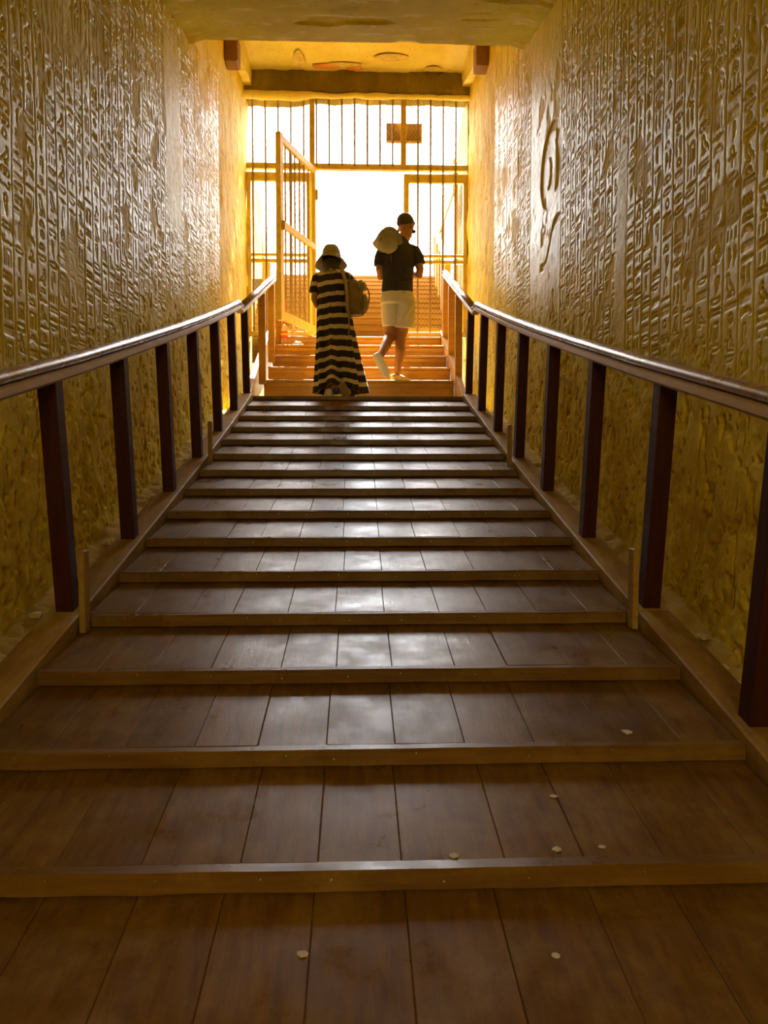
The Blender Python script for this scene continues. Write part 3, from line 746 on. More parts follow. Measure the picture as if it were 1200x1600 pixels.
for k in range(2):
    MB().tube([dpt(0.0, 3.3 + 1.3 * k, 0.03), dpt(0.0, 3.42 + 1.3 * k, 0.03)], 0.014, 8).build('hinge', 'gatebeam', door)
tg = MB()
for k in range(4):
    tg.box((0, -0.004, 0.028 * k), (0.03, 0.004, 0.028 * k + 0.018), 0.002)
tgo = tg.build('red_mark', 'red', door); tgo['label'] = 'red marks low on the gate mesh'
tgo.matrix_parent_inverse = Matrix.Identity(4); tgo.location = Vector(dpt(LEN - 0.2, 3.15, -0.012)) - WL[door.name] + Vector((0, 0, 0))
# sign board behind the upper bars
sg = MB().box((0.375, 9.71, 5.36), (0.822, 9.735, 5.60), 0.004).build('sign_board', 'sign')
tag(sg, 'brown rectangular board hung behind the upper bars of the gate', 'sign')
MB().box((0.375, 9.699, 5.352), (0.822, 9.7095, 5.382), 0.003).build('ledge', 'signpale', sg)
MB().box((0.80, 9.699, 5.384), (0.822, 9.7095, 5.60), 0.003).build('edge_strip', 'signpale', sg)

# ------------------------------------------------------------------ outdoors
ost = empty('outdoor_steps', (0.0, 9.75, 2.9), 'sunlit brown steps climbing outdoors beyond the gate', 'stairs')
for k in range(12):
    d = 9.74 + 0.355 * k; z0 = 2.955 + 0.148 * k; w = 1.12 + 0.032 * k
    b = MB(); b.prism([(d, z0 - 0.3), (d + 0.38, z0 - 0.3), (d + 0.38, z0 + 0.148), (d - 0.02, z0 + 0.148), (d - 0.02, z0 + 0.108), (d, z0 + 0.1)], -1.30 - 0.03 * k, w + 0.02)
    b.build('step', 'outwood', ost)
def slopewall(name, x, side, d1, h1, h2):
    def fn(U, V):
        top = 3.0 + (U - 9.8) * 0.42 + np.interp(U, [9.8, d1], [h1, h2])
        z = 1.0 + (top - 1.0) * V
        return x + side * (0.03 * (U - 9.8) + 0.12 * (fbm(U * 1.4, z * 2.2, 4, 700 + side) - 0.5) + 0.1 * V), U, z
    o = grid_surface(name, np.linspace(9.82, d1, 90), np.linspace(0, 1, 60), fn, 'outstone', flip=side > 0)
    return o
slopewall('wall_outdoor_left', -1.66, -1, 16.5, 4.5, 0.9)
slopewall('wall_outdoor_right', 1.52, 1, 13.6, 4.5, 2.2)
b = MB(); b.box((-30, 13.9, 4.4), (30, 70, 4.72)); b.box((-30, 10.1, 2), (-2.6, 13.9, 4.72)); b.box((2.4, 10.1, 2), (30, 13.9, 4.72)); b.box((-2.6, 9.3, 1.2), (2.4, 10.1, 2.2))
tag(b.build('floor_outdoor', 'outstone'), kind='structure')
for s, lb in ((-1, 'left'), (1, 'right')):
    x0, x1 = (-1.12, -1.62) if s < 0 else (1.17, 1.42)
    root = empty('outdoor_handrail', (x0, 9.95, 3.0), 'orange-brown wooden handrail outdoors beyond the %s side of the gate' % lb, 'handrail', 'outdoor handrails')
    p0 = Vector((x0, 9.9, 3.92)); p1 = Vector((x1, 13.9, 5.6))
    MB().tube([p0, p1], [(0.03, 0.045)] * 2, 10, side=(0, 0, 1)).build('top_rail', 'riser', root)
    for k in range(5):
        p = p0 + (p1 - p0) * (0.03 + 0.235 * k)
        zz = 2.955 + 0.148 * max(0, math.floor((p.y - 9.72) / 0.355 + 1))
        MB().box((p.x - 0.04, p.y - 0.04, zz - 0.05), (p.x + 0.04, p.y + 0.04, p.z - 0.03), 0.004).build('post', 'riser', root)
os_ = MB().box((1.44, 11.6, 5.43), (1.47, 13.7, 5.93), 0.004).build('notice_board', 'osign')
tag(os_, 'ochre notice board with rows of pale lettering outdoors, right of the gate', 'sign')
b = MB()
for r in range(4):
    y = 11.85
    while y < 13.3:
        l = random.uniform(0.1, 0.28); b.box((1.434, y, 5.83 - 0.1 * r - 0.03), (1.4395, y + l, 5.83 - 0.1 * r)); y += l + 0.08
tag(b.build('lettering', 'signpale', os_), kind='stuff')
for k, y in enumerate((11.75, 13.5)):
    MB().box((1.475, y - 0.03, 3.2), (1.53, y + 0.03, 5.93), 0.003).build('sign_post', 'osign', os_)

# ------------------------------------------------------------------ small things
def bottle(x, y, z, h, lbl, capmat, labmat, r=0.037, extra=None):
    e = empty('plastic_bottle', (x, y, z), lbl, 'bottle')
    prof = [(0.0, r * 0.9), (0.03, r), (0.30, r * 0.97), (0.34, r * 0.93), (0.60, r), (0.72, r * 0.95), (0.84, r * 0.5), (0.90, 0.0125), (0.95, 0.0125)]
    MB().tube([(x, y, z + h * t) for t, _ in prof], [q for _, q in prof], 16).build('bottle_body', 'clear', e, True)
    MB().tube([(x, y, z + h * 0.93), (x, y, z + h)], 0.0145, 12).build('cap', capmat, e)
    if labmat: 
        l = MB().tube([(x, y, z + h * 0.36), (x, y, z + h * 0.62)], r + 0.0015, 18).build('wrap_label', labmat, e, False)
        if extra: MB().tube([(x, y, z + h * 0.45), (x, y, z + h * 0.54)], r + 0.0025, 18).build('label_band', extra, l)
    return e
bottle(-0.862, 9.36, 2.8, 0.29, 'plastic bottle with a red label on the stair beside the gate door', 'red', 'red', 0.042, 'yellow')
bottle(-0.752, 9.36, 2.8, 0.27, 'clear unlabelled water bottle next to the red labelled bottle', 'paper', None, 0.036)
b = MB()
for k in range(9):
    b.ball((-0.69 + random.uniform(-0.05, 0.05), 9.30 + random.uniform(-0.03, 0.03), 2.823 + random.uniform(-0.004, 0.02)), (0.035, 0.03, 0.022), 8)
tag(fused(b, 'crumpled_wrapper', 'paper', None, 0.006, 2), 'crumpled pale plastic wrapper lying beside the two bottles', 'wrapper')
b = MB()
for k in range(60):
    a = random.uniform(0, 2 * PI); q = random.uniform(0, 0.035); t = random.uniform(0.02, 0.055)
    b.tube([(0.615 + q * math.cos(a), 9.64 + q * math.sin(a), 2.962), (0.60 + t * 1.3 * math.cos(a), 9.64 + t * math.sin(a), 2.962 + random.uniform(0.1, 0.15))], [0.004, 0.002], 4)
tag(b.build('straw_tuft', 'straw'), 'pale straw-coloured tuft on the top stair by the gate', 'straw', None, 'stuff')

def stone(name, c, r, mat, seed, parent=None):
    bm = bmesh.new(); bmesh.ops.create_icosphere(bm, subdivisions=1, radius=1.0); rs = random.Random(seed)
    vs = []
    for v in bm.verts:
        k = rs.uniform(0.72, 1.15); vs.append((c[0] + v.co.x * r[0] * k, c[1] + v.co.y * r[1] * k, c[2] + v.co.z * r[2] * k))
    fs = [[v.index for v in f.verts] for f in bm.faces]; bm.free()
    return mesh_obj(name, vs, fs, mat, parent)
rs = random.Random(21)
for k in range(40):
    s = rs.choice((-1, 1)); d = rs.uniform(2.5, 6.2) if k > 22 else rs.uniform(2.4, 4.0); x = CX + s * rs.uniform(1.19, 1.31); r = rs.uniform(0.015, 0.042)
    o = stone('rubble_chip', (x, d, zr(d) - 0.14 + r * 0.3), (r, r * rs.uniform(0.8, 1.4), r * rs.uniform(0.4, 0.7)), 'chip', 900 + k)
    tag(o, 'flat limestone chip in the rubble strip along the %s wall' % ('left' if s < 0 else 'right'), 'stone', 'chips along the %s wall' % ('left' if s < 0 else 'right'))
def on_tread(x, d):
    i = max(k for k in range(NST) if ND[k] <= d); sl = (NZ[i + 1] - 0.04 - NZ[i]) / 0.415
    return (x, d, NZ[i] + sl * (d - ND[i]))
for x, d, r, lb in ((0.735, 2.035, 0.022, 'pale pebble near the right end of the third tread from the bottom'),
                    (0.205, 1.585, 0.016, 'grey plaster crumb behind the lowest visible nosing, right of centre'),
                    (0.43, 1.60, 0.016, 'pale flattened crumb near the front edge of the second lowest tread'),
                    (0.475, 1.80, 0.014, 'tiny pale pebble at mid depth of the second lowest tread'),
                    (0.53, 1.605, 0.013, 'rightmost small crumb along the front edge of the second lowest tread'),
                    (-0.10, 1.37, 0.017, 'flat pale spot of grit on the nearest tread left of centre'),
                    (0.365, 1.355, 0.015, 'flat pale spot of grit on the nearest tread right of centre')):
    p = on_tread(x, d)
    tag(stone('pebble', (p[0], p[1], p[2]), (r * 0.8, r * 0.8, r * 0.16), 'gum', int(d * 1000)), lb, 'pebble')
tag(stone('pebble', (1.235, 2.83, zr(2.83) - 0.10), (0.024, 0.02, 0.018), 'white', 55), 'white rounded pebble in the rubble behind the right handrail post', 'pebble')

# ------------------------------------------------------------------ people
def hand(mb, wrist, palm_dir, across, curl, sc=1.0):
    """palm with five bent fingers; palm_dir runs along the hand, across goes towards the thumb side, curl is where the fingers bend to"""
    w = Vector(wrist); d = Vector(palm_dir).normalized(); a = Vector(across); a = (a - d * a.dot(d)).normalized(); c = Vector(curl).normalized()
    mb.tube([w - d * 0.01, w + d * 0.045 * sc, w + d * 0.09 * sc], [(0.026 * sc, 0.017 * sc), (0.038 * sc, 0.016 * sc), (0.036 * sc, 0.013 * sc)], 10, side=tuple(a))
    for k, L in enumerate((0.068, 0.078, 0.074, 0.058)):
        p = w + d * 0.082 * sc + a * (0.029 - 0.0195 * k) * sc
        q1 = p + (d * 0.85 + c * 0.5).normalized() * L * 0.45 * sc; q2 = q1 + (d * 0.35 + c * 0.9).normalized() * L * 0.35 * sc; q3 = q2 + (c - d * 0.2).normalized() * L * 0.25 * sc
        mb.tube([p, q1, q2, q3], [0.0095 * sc, 0.0088 * sc, 0.008 * sc, 0.0065 * sc], 8)
    p = w + d * 0.03 * sc + a * 0.03 * sc; q1 = p + (a * 0.8 + d * 0.6 + c * 0.2).normalized() * 0.035 * sc; q2 = q1 + (d * 0.9 + c * 0.5).normalized() * 0.032 * sc
    mb.tube([p - a * 0.01, q1, q2], [0.013 * sc, 0.011 * sc, 0.008 * sc], 8)
def head(mb, c, fwd, up, s=1.0):
    f = Vector(fwd).normalized(); u = Vector(up); u = (u - f * u.dot(f)).normalized(); r = f.cross(u)
    R = Matrix((r, f, u)).transposed(); C = Vector(c)
    g = lambda x, y, z: tuple(C + (r * x + f * y + u * z) * s)
    mb.ball(g(0, -0.012, 0.03), (0.076 * s, 0.094 * s, 0.088 * s), 18, R)
    mb.ball(g(0, 0.022, -0.045), (0.058 * s, 0.066 * s, 0.075 * s), 16, R)
    mb.ball(g(0, 0.05, -0.095), (0.034 * s, 0.032 * s, 0.026 * s), 12, R)          # chin
    mb.tube([g(0, 0.085, 0.012), g(0, 0.104, -0.028), g(0, 0.088, -0.042)], [0.009 * s, 0.015 * s, 0.014 * s], 8)   # nose
    mb.ball(g(0, 0.078, 0.028), (0.05 * s, 0.014 * s, 0.01 * s), 10, R)            # brow
    mb.ball(g(0, 0.08, -0.066), (0.024 * s, 0.012 * s, 0.006 * s), 8, R); mb.ball(g(0, 0.079, -0.078), (0.02 * s, 0.012 * s, 0.006 * s), 8, R)   # lips
    for k in (-1, 1):
        mb.ball(g(k * 0.077, -0.005, -0.012), (0.011 * s, 0.02 * s, 0.032 * s), 10, R)    # ears
    return g, R
def shoe(parent, heel, toe, up, upper_mat, sole_mat, tab=None, L=None, s=1.0):
    h = Vector(heel); t = Vector(toe); d = (t - h).normalized(); u = Vector(up); u = (u - d * u.dot(d)).normalized(); r = d.cross(u); L = (t - h).length
    def ring(q, wd, zt, zb, n=12):
        out = []
        for k in range(n):
            a = 2 * PI * k / n; cc, ss = math.cos(a), math.sin(a)
            z = (zt if ss > 0 else zb) ; zz = (zt + zb) / 2 + (zt - zb) / 2 * (abs(ss) ** 0.7) * (1 if ss > 0 else -1)
            out.append(tuple(h + d * (q * L) + r * (wd * (abs(cc) ** 0.8) * (1 if cc > 0 else -1)) + u * zz))
        return out
    up_ = MB().loft([ring(0.0, 0.012, 0.05, 0.02), ring(0.03, 0.03, 0.075, 0.018), ring(0.18, 0.037, 0.082, 0.018), ring(0.34, 0.038, 0.078, 0.018), ring(0.5, 0.041, 0.068, 0.018), ring(0.72, 0.047, 0.054, 0.018), ring(0.9, 0.04, 0.044, 0.018), ring(0.99, 0.015, 0.03, 0.02)])
    root = up_.build('shoe', upper_mat, parent, True)
    MB().loft([ring(-0.01, 0.014, 0.022, 0.002), ring(0.03, 0.034, 0.024, 0.0), ring(0.2, 0.04, 0.024, 0.0), ring(0.45, 0.04, 0.024, 0.0), ring(0.72, 0.05, 0.024, 0.0), ring(0.92, 0.042, 0.024, 0.002), ring(1.01, 0.016, 0.022, 0.006)]).build('sole', sole_mat, root, False)
    if tab:
        p = h + u * 0.06 - d * 0.004
        MB().tube([p - u * 0.022, p + u * 0.022], [(0.016, 0.022)] * 2, 10, side=tuple(d)).build('heel_tab', tab, root)
    for k in range(3):
        q = h + d * (L * (0.42 + 0.09 * k)) + u * (0.076 - 0.006 * k)
        MB().tube([q - r * 0.026 - u * 0.006, q + u * 0.003, q + r * 0.026 - u * 0.006], 0.0032, 6).build('lace', 'white', root)
    return root
def hat(parent, name, c, axis, front, crown_r, crown_h, brim_r, droop, mat, wav=0.02, seed=0):
    a = Vector(axis).normalized(); f = Vector(front); f = (f - a * f.dot(a)).normalized(); r = f.cross(a); C = Vector(c); n = 40
    prof = [(0.0, crown_h), (0.45 * crown_r, crown_h * 0.99), (0.8 * crown_r, crown_h * 0.9), (0.97 * crown_r, crown_h * 0.62), (1.03 * crown_r, 0.0),
            (crown_r + (brim_r - crown_r) * 0.5, -droop * 0.35), (brim_r, -droop), (brim_r, -droop - 0.004), (crown_r + (brim_r - crown_r) * 0.5, -droop * 0.35 - 0.006), (0.99 * crown_r, -0.006), (0.9 * crown_r, crown_h * 0.6), (0.0, crown_h * 0.93)]
    rings = []
    for pr, pz in prof:
        ring = []
        for k in range(n):
            t = 2 * PI * k / n; q = max(pr, 0.0015); bl = max(0, (pr - crown_r) / (brim_r - crown_r))
            z = pz + wav * bl * math.sin(3 * t + seed) + 0.6 * wav * bl * math.sin(2 * t + seed * 2)
            q2 = q * (1 + 0.03 * math.sin(5 * t + seed))
            ring.append(tuple(C + r * (q2 * math.cos(t)) + f * (q2 * 1.12 * math.sin(t)) + a * z))
        rings.append(ring)
    o = MB().loft(rings).build(name, mat, parent, True)
    band = []
    for pz, q in ((0.004, 1.045), (0.024, 1.04)):
        band.append([tuple(C + r * (crown_r * q * math.cos(2 * PI * k / n)) + f * (crown_r * q * 1.12 * math.sin(2 * PI * k / n)) + a * pz) for k in range(n)])
    MB().loft(band, False).build('hat_band', 'bagtrim', o, True)
    return o

# ---- the person in dark T-shirt and pale shorts
mx, my, mz = 0.455, 8.36, 2.272
P = lambda x, y, z: (mx + x, my + y, mz + z)
man = empty('person', (mx, my, mz), 'person in dark T-shirt and pale shorts, sun hat on back, head bent', 'person')
b = MB()
fw = Vector((0.55, 0.75, -0.42)); upv = Vector((0.12, 0.3, 1))
g, R = head(b, P(0.085, 0.095, 1.668), fw, upv, 1.14)
b.tube([P(0.03, 0.035, 1.44), P(0.05, 0.06, 1.53), P(0.075, 0.085, 1.61)], [0.062, 0.056, 0.055], 14)
b.tube([P(0, 0, 0.90), P(0, 0.005, 1.05), P(0.01, 0.02, 1.22), P(0.015, 0.03, 1.38), P(0.025, 0.035, 1.47)], [(0.155, 0.10), (0.145, 0.095), (0.16, 0.10), (0.165, 0.10), (0.09, 0.07)], 18, side=(1, 0.2, 0))
# arms: bent, hands together in front of the chest
b.tube([P(0.17, 0.045, 1.43), P(0.205, 0.03, 1.33), P(0.235, 0.02, 1.20), P(0.228, 0.05, 1.155), P(0.17, 0.17, 1.19), P(0.12, 0.25, 1.215)], [0.055, 0.05, 0.044, 0.043, 0.037, 0.028], 12)
b.tube([P(-0.155, 0.0, 1.43), P(-0.185, -0.015, 1.32), P(-0.205, -0.02, 1.18), P(-0.195, 0.0, 1.12), P(-0.11, 0.13, 1.16), P(-0.04, 0.22, 1.20)], [0.055, 0.05, 0.043, 0.042, 0.036, 0.028], 12)
hand(b, P(0.11, 0.265, 1.22), (-0.6, 0.7, 0.2), (-0.3, 0.1, 1), (-0.6, -0.4, 0.3)); hand(b, P(-0.03, 0.235, 1.205), (0.6, 0.75, 0.15), (0.3, 0.1, 1), (0.6, -0.4, 0.3))
# legs: right one carries, left one trails with the heel up
b.tube([P(0.075, 0.01, 0.92), P(0.07, 0.02, 0.72), P(0.035, 0.03, 0.52), P(0.02, 0.015, 0.46), P(0.02, -0.02, 0.33), P(0.0, -0.015, 0.2), P(-0.015, -0.005, 0.10), P(-0.015, 0.0, 0.055)], [0.095, 0.085, 0.064, 0.057, 0.058, 0.044, 0.033, 0.036], 14)
b.tube([P(-0.08, -0.01, 0.92), P(-0.085, 0.02, 0.72), P(-0.09, 0.04, 0.54), P(-0.10, 0.02, 0.47), P(-0.135, -0.10, 0.38), P(-0.17, -0.19, 0.30), P(-0.195, -0.245, 0.245)], [0.095, 0.085, 0.066, 0.058, 0.056, 0.044, 0.034], 14)
fused(b, 'body', 'skin', man, 0.008, 3)
# hair cap
b = MB(); b.ball(g(0, -0.022, 0.045), (0.094, 0.110, 0.097), 22, R)
b.ball(g(0, -0.058, 0.015), (0.08, 0.054, 0.058), 16, R); b.ball(g(0, 0.045, 0.085), (0.068, 0.057, 0.04), 14, R)
fused(b, 'hair', 'hair', man, 0.008, 2)
# sunglasses
sgl = MB().tube([g(-0.078, 0.0, 0.014), g(-0.066, 0.06, 0.012), g(-0.03, 0.092, 0.012), g(0.03, 0.092, 0.012), g(0.066, 0.06, 0.012), g(0.078, 0.0, 0.014)], 0.0035, 6).build('glasses_frame', 'dark', man)
for k in (-1, 1):
    MB().ball(g(k * 0.042, 0.078, 0.002), (0.028, 0.016, 0.022), 12, R).build('lens', 'dark', sgl, True)
# T-shirt
b = MB()
b.tube([P(-0.012, -0.005, 0.945), P(-0.012, -0.008, 1.0), P(-0.005, 0.0, 1.12), P(0.0, 0.01, 1.25), P(0.005, 0.015, 1.36), P(0.012, 0.025, 1.43), P(0.02, 0.03, 1.475), P(0.03, 0.038, 1.515), P(0.036, 0.042, 1.535)],
       [(0.178, 0.128), (0.172, 0.125), (0.165, 0.118), (0.176, 0.122), (0.192, 0.120), (0.188, 0.108), (0.14, 0.09), (0.088, 0.075), (0.066, 0.066)], 26, side=(1, 0.25, 0))
b.tube([P(0.12, 0.04, 1.43), P(0.178, 0.04, 1.40), P(0.212, 0.03, 1.33), P(0.23, 0.022, 1.255)], [0.055, 0.066, 0.066, 0.065], 16)
b.tube([P(-0.11, 0.0, 1.43), P(-0.165, -0.005, 1.40), P(-0.196, -0.015, 1.31), P(-0.208, -0.02, 1.22)], [0.055, 0.066, 0.066, 0.063], 16)
# creases across the back
for k, (zc, yy) in enumerate(((1.02, -0.128), (1.08, -0.126), (1.15, -0.118))):
    b.tube([P(-0.13, yy + 0.05, zc + 0.03), P(-0.03, yy + 0.005, zc), P(0.08, yy + 0.012, zc + 0.025), P(0.15, yy + 0.07, zc + 0.06)], 0.012, 8)
fused(b, 't_shirt', 'tee', man, 0.009, 4)
# shorts
b = MB()
b.tube([P(-0.012, -0.002, 0.985), P(-0.012, -0.006, 0.90), P(-0.012, -0.008, 0.82)], [(0.168, 0.122), (0.186, 0.132), (0.188, 0.130)], 24, side=(1, 0.2, 0))
b.tube([P(0.07, 0.0, 0.86), P(0.075, 0.012, 0.74), P(0.062, 0.025, 0.575)], [(0.112, 0.12), (0.112, 0.115), (0.108, 0.11)], 18, side=(1, 0, 0))
b.tube([P(-0.085, -0.006, 0.86), P(-0.088, 0.015, 0.74), P(-0.082, 0.035, 0.60)], [(0.10, 0.112), (0.098, 0.108), (0.092, 0.104)], 18, side=(1, 0, 0))
for k in range(3):
    b.tube([P(0.0 + 0.03 * k, -0.118, 0.60 + 0.05 * k), P(0.07 + 0.02 * k, -0.118, 0.68 + 0.04 * k), P(0.15, -0.06, 0.76 + 0.02 * k)], 0.012, 8)
sh = fused(b, 'shorts', 'shorts', man, 0.009, 4)
MB().tube([P(0.05, -0.131, 0.925), P(0.05, -0.136, 0.925)], 0.007, 8).build('pocket_button', 'cord', sh)
shoe(man, P(-0.075, -0.06, 0.0), P(0.135, 0.115, 0.0), (0, 0, 1), 'shoe', 'white')
shoe(man, P(-0.235, -0.285, 0.265), P(-0.115, -0.19, 0.03), (-0.55, 0.75, 0.3), 'shoe', 'white')
# sun hat hanging on the back by its cord
hb = hat(man, 'sun_hat', P(-0.12, -0.165, 1.435), (0.12, -0.62, -0.72), (1, 0.0, 0.15), 0.086, 0.115, 0.140, 0.02, 'hat', 0.035, 2.4)
MB().tube([P(-0.09, -0.2, 1.31), P(-0.085, -0.165, 1.27), P(-0.08, -0.14, 1.23)], 0.004, 6).build('hat_cord', 'cord', hb)
MB().tube([P(-0.17, -0.1, 1.47), P(-0.08, -0.08, 1.53), P(0.0, 0.0, 1.545), P(0.09, 0.02, 1.525)], 0.0035, 6).build('chin_cord', 'cord', hb)

# ---- the person in the striped dress
wx, wy, wz = -0.2, 7.62, 2.014
Q = lambda x, y, z: (wx + x, wy + y, wz + z)
wom = empty('person', (wx, wy, wz), 'person in long striped dress and bucket hat, seen from behind on the landing', 'person')
b = MB()
g, R = head(b, Q(-0.045, 0.10, 1.33), Vector((-0.1, 0.85, -0.65)), Vector((0, 0.55, 1)), 0.95)
b.tube([Q(-0.035, 0.02, 1.18), Q(-0.04, 0.05, 1.24), Q(-0.045, 0.08, 1.29)], [0.052, 0.048, 0.048], 12)
b.tube([Q(-0.02, 0, 0.78), Q(-0.02, -0.005, 0.95), Q(-0.025, 0.0, 1.08), Q(-0.03, 0.015, 1.2)], [(0.15, 0.105), (0.12, 0.085), (0.14, 0.09), (0.07, 0.06)], 16, side=(1, 0, 0))
b.tube([Q(-0.155, 0.01, 1.18), Q(-0.19, 0.0, 1.08), Q(-0.205, 0.0, 0.965), Q(-0.185, 0.03, 0.92), Q(-0.12, 0.13, 0.955), Q(-0.08, 0.19, 0.99)], [0.045, 0.042, 0.037, 0.035, 0.031, 0.024], 12)
b.tube([Q(0.105, 0.03, 1.19), Q(0.15, 0.06, 1.10), Q(0.165, 0.11, 1.02), Q(0.13, 0.18, 1.0), Q(0.06, 0.25, 1.02)], [0.045, 0.042, 0.036, 0.031, 0.024], 12)
hand(b, Q(-0.07, 0.2, 0.995), (0.6, 0.7, 0.2), (0.3, 0.1, 1), (0.6, -0.4, 0.3), 0.92); hand(b, Q(0.05, 0.26, 1.025), (-0.7, 0.6, 0.2), (-0.3, 0.1, 1), (-0.6, -0.4, 0.3), 0.92)
b.tube([Q(-0.09, 0, 0.82), Q(-0.085, 0.02, 0.46), Q(-0.08, 0.0, 0.25), Q(-0.075, -0.01, 0.06)], [0.09, 0.058, 0.05, 0.036], 12)
b.tube([Q(0.06, 0, 0.82), Q(0.09, 0.10, 0.48), Q(0.085, 0.0, 0.30), Q(0.08, -0.10, 0.16)], [0.09, 0.058, 0.05, 0.036], 12)
fused(b, 'body', 'skin', wom, 0.008, 3)
b = MB(); b.ball(g(0, -0.03, 0.02), (0.086, 0.098, 0.10), 20, R); b.ball(g(0, -0.075, -0.05), (0.082, 0.05, 0.085), 18, R); b.tube([g(0, -0.09, -0.06), Q(-0.045, -0.055, 1.21)], [0.07, 0.055], 14)
fused(b, 'hair', 'hair', wom, 0.008, 3)
hat(wom, 'bucket_hat', Q(-0.045, 0.095, 1.395), (0.0, 0.30, 1), (0, 1, 0), 0.092, 0.115, 0.158, 0.085, 'hat', 0.012, 0.4)
# dress: bodice, gathered waist and full skirt as one cloth
nT, nR = 96, 120
V = []; al = []
zs = np.concatenate([np.linspace(1.255, 0.99, 24), np.linspace(0.98, 0.055, nR - 24)])
for i, z in enumerate(zs):
    for k in range(nT):
        t = 2 * PI * k / nT; c, s_ = math.cos(t), math.sin(t)
        if z > 0.985:
            q = (1.255 - z) / 0.27
            rx = float(np.interp(z, [0.985, 1.05, 1.15, 1.2, 1.235, 1.255], [0.142, 0.148, 0.168, 0.16, 0.11, 0.06])); ry = float(np.interp(z, [0.985, 1.1, 1.2, 1.255], [0.112, 0.125, 0.10, 0.055]))
            fo = 0.012 * (1 - sstep(0.985, 1.04, z)) * math.sin(24 * t) ; cx_ = -0.03; cy_ = 0.0
            dz = 0.02 * c
        else:
            q = (0.985 - z) / 0.97
            rx = 0.146 + 0.085 * q ** 1.15; ry = 0.118 + 0.11 * q
            am = 0.008 + 0.045 * q
            fo = am * (0.55 * math.sin(7 * t + 1.5 * q) + 0.35 * math.sin(11 * t + 2.0) + 0.25 * math.sin(17 * t - q)) + 0.006 * (1 - q) * math.sin(24 * t)
            fo += 0.05 * q * q * math.exp(-((t - 0.12) / 0.3) ** 2) + 0.05 * q * q * math.exp(-((t - 2 * PI - 0.12) / 0.3) ** 2)
            cx_ = -0.03 + 0.05 * q + 0.01 * q * q; cy_ = 0.01 * q
            back = math.exp(-((t - 1.42 * PI) / 0.42) ** 2)
            dz = 0.02 * c * (1 - q) + q ** 3 * (0.085 * back + 0.022 * math.exp(-((t - 1.62 * PI) / 0.16) ** 2) + 0.012 * math.sin(5 * t))
        V.append(Q(cx_ + (rx + fo) * c, cy_ + (ry + fo) * s_, z + dz))
        al.append((1.30 - z) + 0.002 * math.sin(9 * t) + 0.02 * (fo if z < 0.98 else 0))
F = []
for i in range(len(zs) - 1):
    for k in range(nT):
        F.append((i * nT + k, (i + 1) * nT + k, (i + 1) * nT + (k + 1) % nT, i * nT + (k + 1) % nT))
dress = mesh_obj('dress', V, np.array(F), 'dress', wom, True, {'along': al})
so = dress.modifiers.new('cloth_thickness', 'SOLIDIFY'); so.thickness = 0.004; so.offset = 0
def sleeve(pts, rad):
    b = MB(); n = 20; Pp = [Vector(p) for p in pts]; fine = []
    for a, c in zip(range(len(Pp) - 1), range(1, len(Pp))):
        for t in np.linspace(0, 1, 8)[:-1]: fine.append((Pp[a].lerp(Pp[c], t), rad[a] * (1 - t) + rad[c] * t))
    fine.append((Pp[-1], rad[-1]))
    b.tube([f[0] for f in fine], [f[1] for f in fine], n)
    along = [0.05 + 0.0 + 1.25 - (v[2] - wz) for v in b.v]
    return mesh_obj('sleeve', b.v, b.f, 'dress', wom, True, {'along': along})
sleeve([Q(-0.12, 0.01, 1.195), Q(-0.17, 0.005, 1.17), Q(-0.195, 0.0, 1.09), Q(-0.205, 0.0, 1.03)], [0.05, 0.06, 0.056, 0.055])
sleeve([Q(0.07, 0.015, 1.205), Q(0.115, 0.03, 1.18), Q(0.145, 0.06, 1.11), Q(0.155, 0.08, 1.06)], [0.05, 0.06, 0.056, 0.055])
# collar strap that shows across the nape
MB().tube([Q(-0.10, -0.085, 1.205), Q(-0.045, -0.125, 1.235), Q(0.02, -0.1, 1.21)], 0.005, 6).build('neck_cord', 'strap', wom)
MB().box(Q(-0.055, -0.12, 1.185), Q(-0.03, -0.108, 1.235), 0.003).build('neck_tab', 'strap', wom)
shoe(wom, Q(-0.06, -0.205, 0.002), Q(-0.075, 0.03, 0.002), (0, 0, 1), 'white', 'white', None)
shoe(wom, Q(0.055, -0.235, 0.125), Q(0.12, -0.20, 0.004), (-0.2, 0.8, 0.45), 'shoe', 'sole')
tabo = MB().box(Q(-0.014, -0.19, 0.05), Q(0.028, -0.165, 0.092), 0.006).build('blue_tab', 'blue', wom)
tabo['label'] = 'bright blue patch at the shoe'

# ---- the rucksack hanging at that person's right side
bx_, by_, bz_ = wx + 0.2, wy - 0.06, wz + 0.80
bag = empty('rucksack', (bx_, by_, bz_), 'khaki canvas rucksack hanging from the shoulder of the striped dress wearer', 'rucksack')
b = MB()
b.tube([(bx_ - 0.005, by_, bz_ + 0.0), (bx_ - 0.005, by_, bz_ + 0.03), (bx_ - 0.015, by_ + 0.005, bz_ + 0.16), (bx_ - 0.03, by_ + 0.01, bz_ + 0.28), (bx_ - 0.045, by_ + 0.01, bz_ + 0.335)], [(0.075, 0.08), (0.098, 0.105), (0.10, 0.11), (0.085, 0.095), (0.05, 0.06)], 18, side=(1, 0, 0))
body = fused(b, 'bag_body', 'bag', bag, 0.009, 3)
b = MB(); b.tube([(bx_ + 0.072, by_ - 0.01, bz_ + 0.035), (bx_ + 0.088, by_ - 0.01, bz_ + 0.10), (bx_ + 0.075, by_ - 0.005, bz_ + 0.19)], [(0.03, 0.075), (0.04, 0.085), (0.028, 0.07)], 14, side=(1, 0, 0))
fused(b, 'side_pocket', 'bagtrim', bag, 0.008, 3)
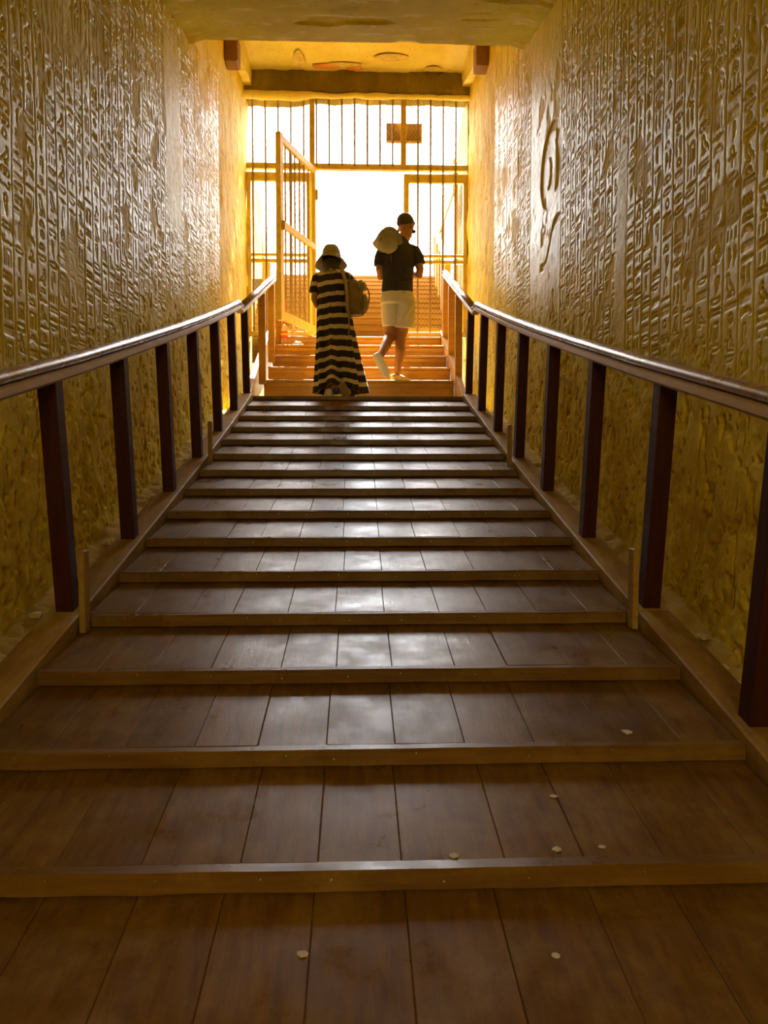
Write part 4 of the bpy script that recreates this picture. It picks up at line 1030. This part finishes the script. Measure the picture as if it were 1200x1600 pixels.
b = MB(); b.tube([(bx_ + 0.055, by_, bz_ + 0.245), (bx_ + 0.05, by_, bz_ + 0.29), (bx_ + 0.03, by_, bz_ + 0.325)], [(0.055, 0.10), (0.05, 0.095), (0.03, 0.07)], 14, side=(1, 0, 0))
fused(b, 'flap', 'bagtrim', bag, 0.008, 3)
def strap(nm, pts, w=0.016, th=0.004, mat='strap'):
    P_ = [Vector(p) for p in pts]; MB().tube(P_, [(w, th)] * len(P_), 8, side=(1, 0, 0)).build(nm, mat, bag, True)
strap('shoulder_strap', [(wx + 0.06, wy - 0.085, wz + 1.235), (wx + 0.085, wy - 0.118, wz + 1.16), (wx + 0.105, wy - 0.15, wz + 1.06), (wx + 0.118, wy - 0.165, wz + 0.96), (wx + 0.115, wy - 0.16, wz + 0.86), (wx + 0.13, wy - 0.15, wz + 0.79)])
strap('hanging_strap', [(wx + 0.12, wy - 0.15, wz + 0.82), (wx + 0.135, wy - 0.17, wz + 0.70), (wx + 0.128, wy - 0.175, wz + 0.60)], 0.006, 0.003)
MB().tube([(bx_ + 0.105, by_ - 0.04, bz_ + 0.26), (bx_ + 0.128, by_ - 0.04, bz_ + 0.2), (bx_ + 0.122, by_ - 0.04, bz_ + 0.12), (bx_ + 0.10, by_ - 0.04, bz_ + 0.07)], 0.006, 6).build('side_strap', 'cord', bag)
MB().tube([(bx_ - 0.07, by_ - 0.03, bz_ + 0.33), (bx_ - 0.05, by_ - 0.035, bz_ + 0.38), (bx_ - 0.01, by_ - 0.03, bz_ + 0.345)], 0.006, 6).build('grab_loop', 'strap', bag)

# ------------------------------------------------------------------ added tube lamp, unseen behind the viewer, warm fill for the near walls
ld = -3.2; lz = zceil(ld) - 0.13
lamp = empty('fill_lamp', (0, ld, lz), 'added tube-shaped fill lamp under the passage ceiling behind the viewer', 'lamp')
MB().box((-0.65, ld - 0.05, lz), (0.65, ld + 0.05, lz + 0.06), 0.006).build('housing', 'white', lamp)
mt, nt, bb = nodes_of('fill_tube'); bb.inputs['Emission Color'].default_value = (1, 0.8, 0.4, 1); bb.inputs['Emission Strength'].default_value = 8
MB().tube([(-0.6, ld, lz - 0.02), (0.6, ld, lz - 0.02)], 0.013, 10).build('tube', mt, lamp, True)
l_d = bpy.data.lights.new('fill_light', 'AREA'); l_d.shape = 'RECTANGLE'; l_d.size = 1.2; l_d.size_y = 0.06; l_d.energy = 27; l_d.color = (1.0, 0.76, 0.34)
l_o = bpy.data.objects.new('fill_light', l_d); COL.objects.link(l_o); l_o.parent = lamp; l_o.location = (0, 0.01, -0.05); l_o.rotation_euler = (math.radians(55), 0, 0)
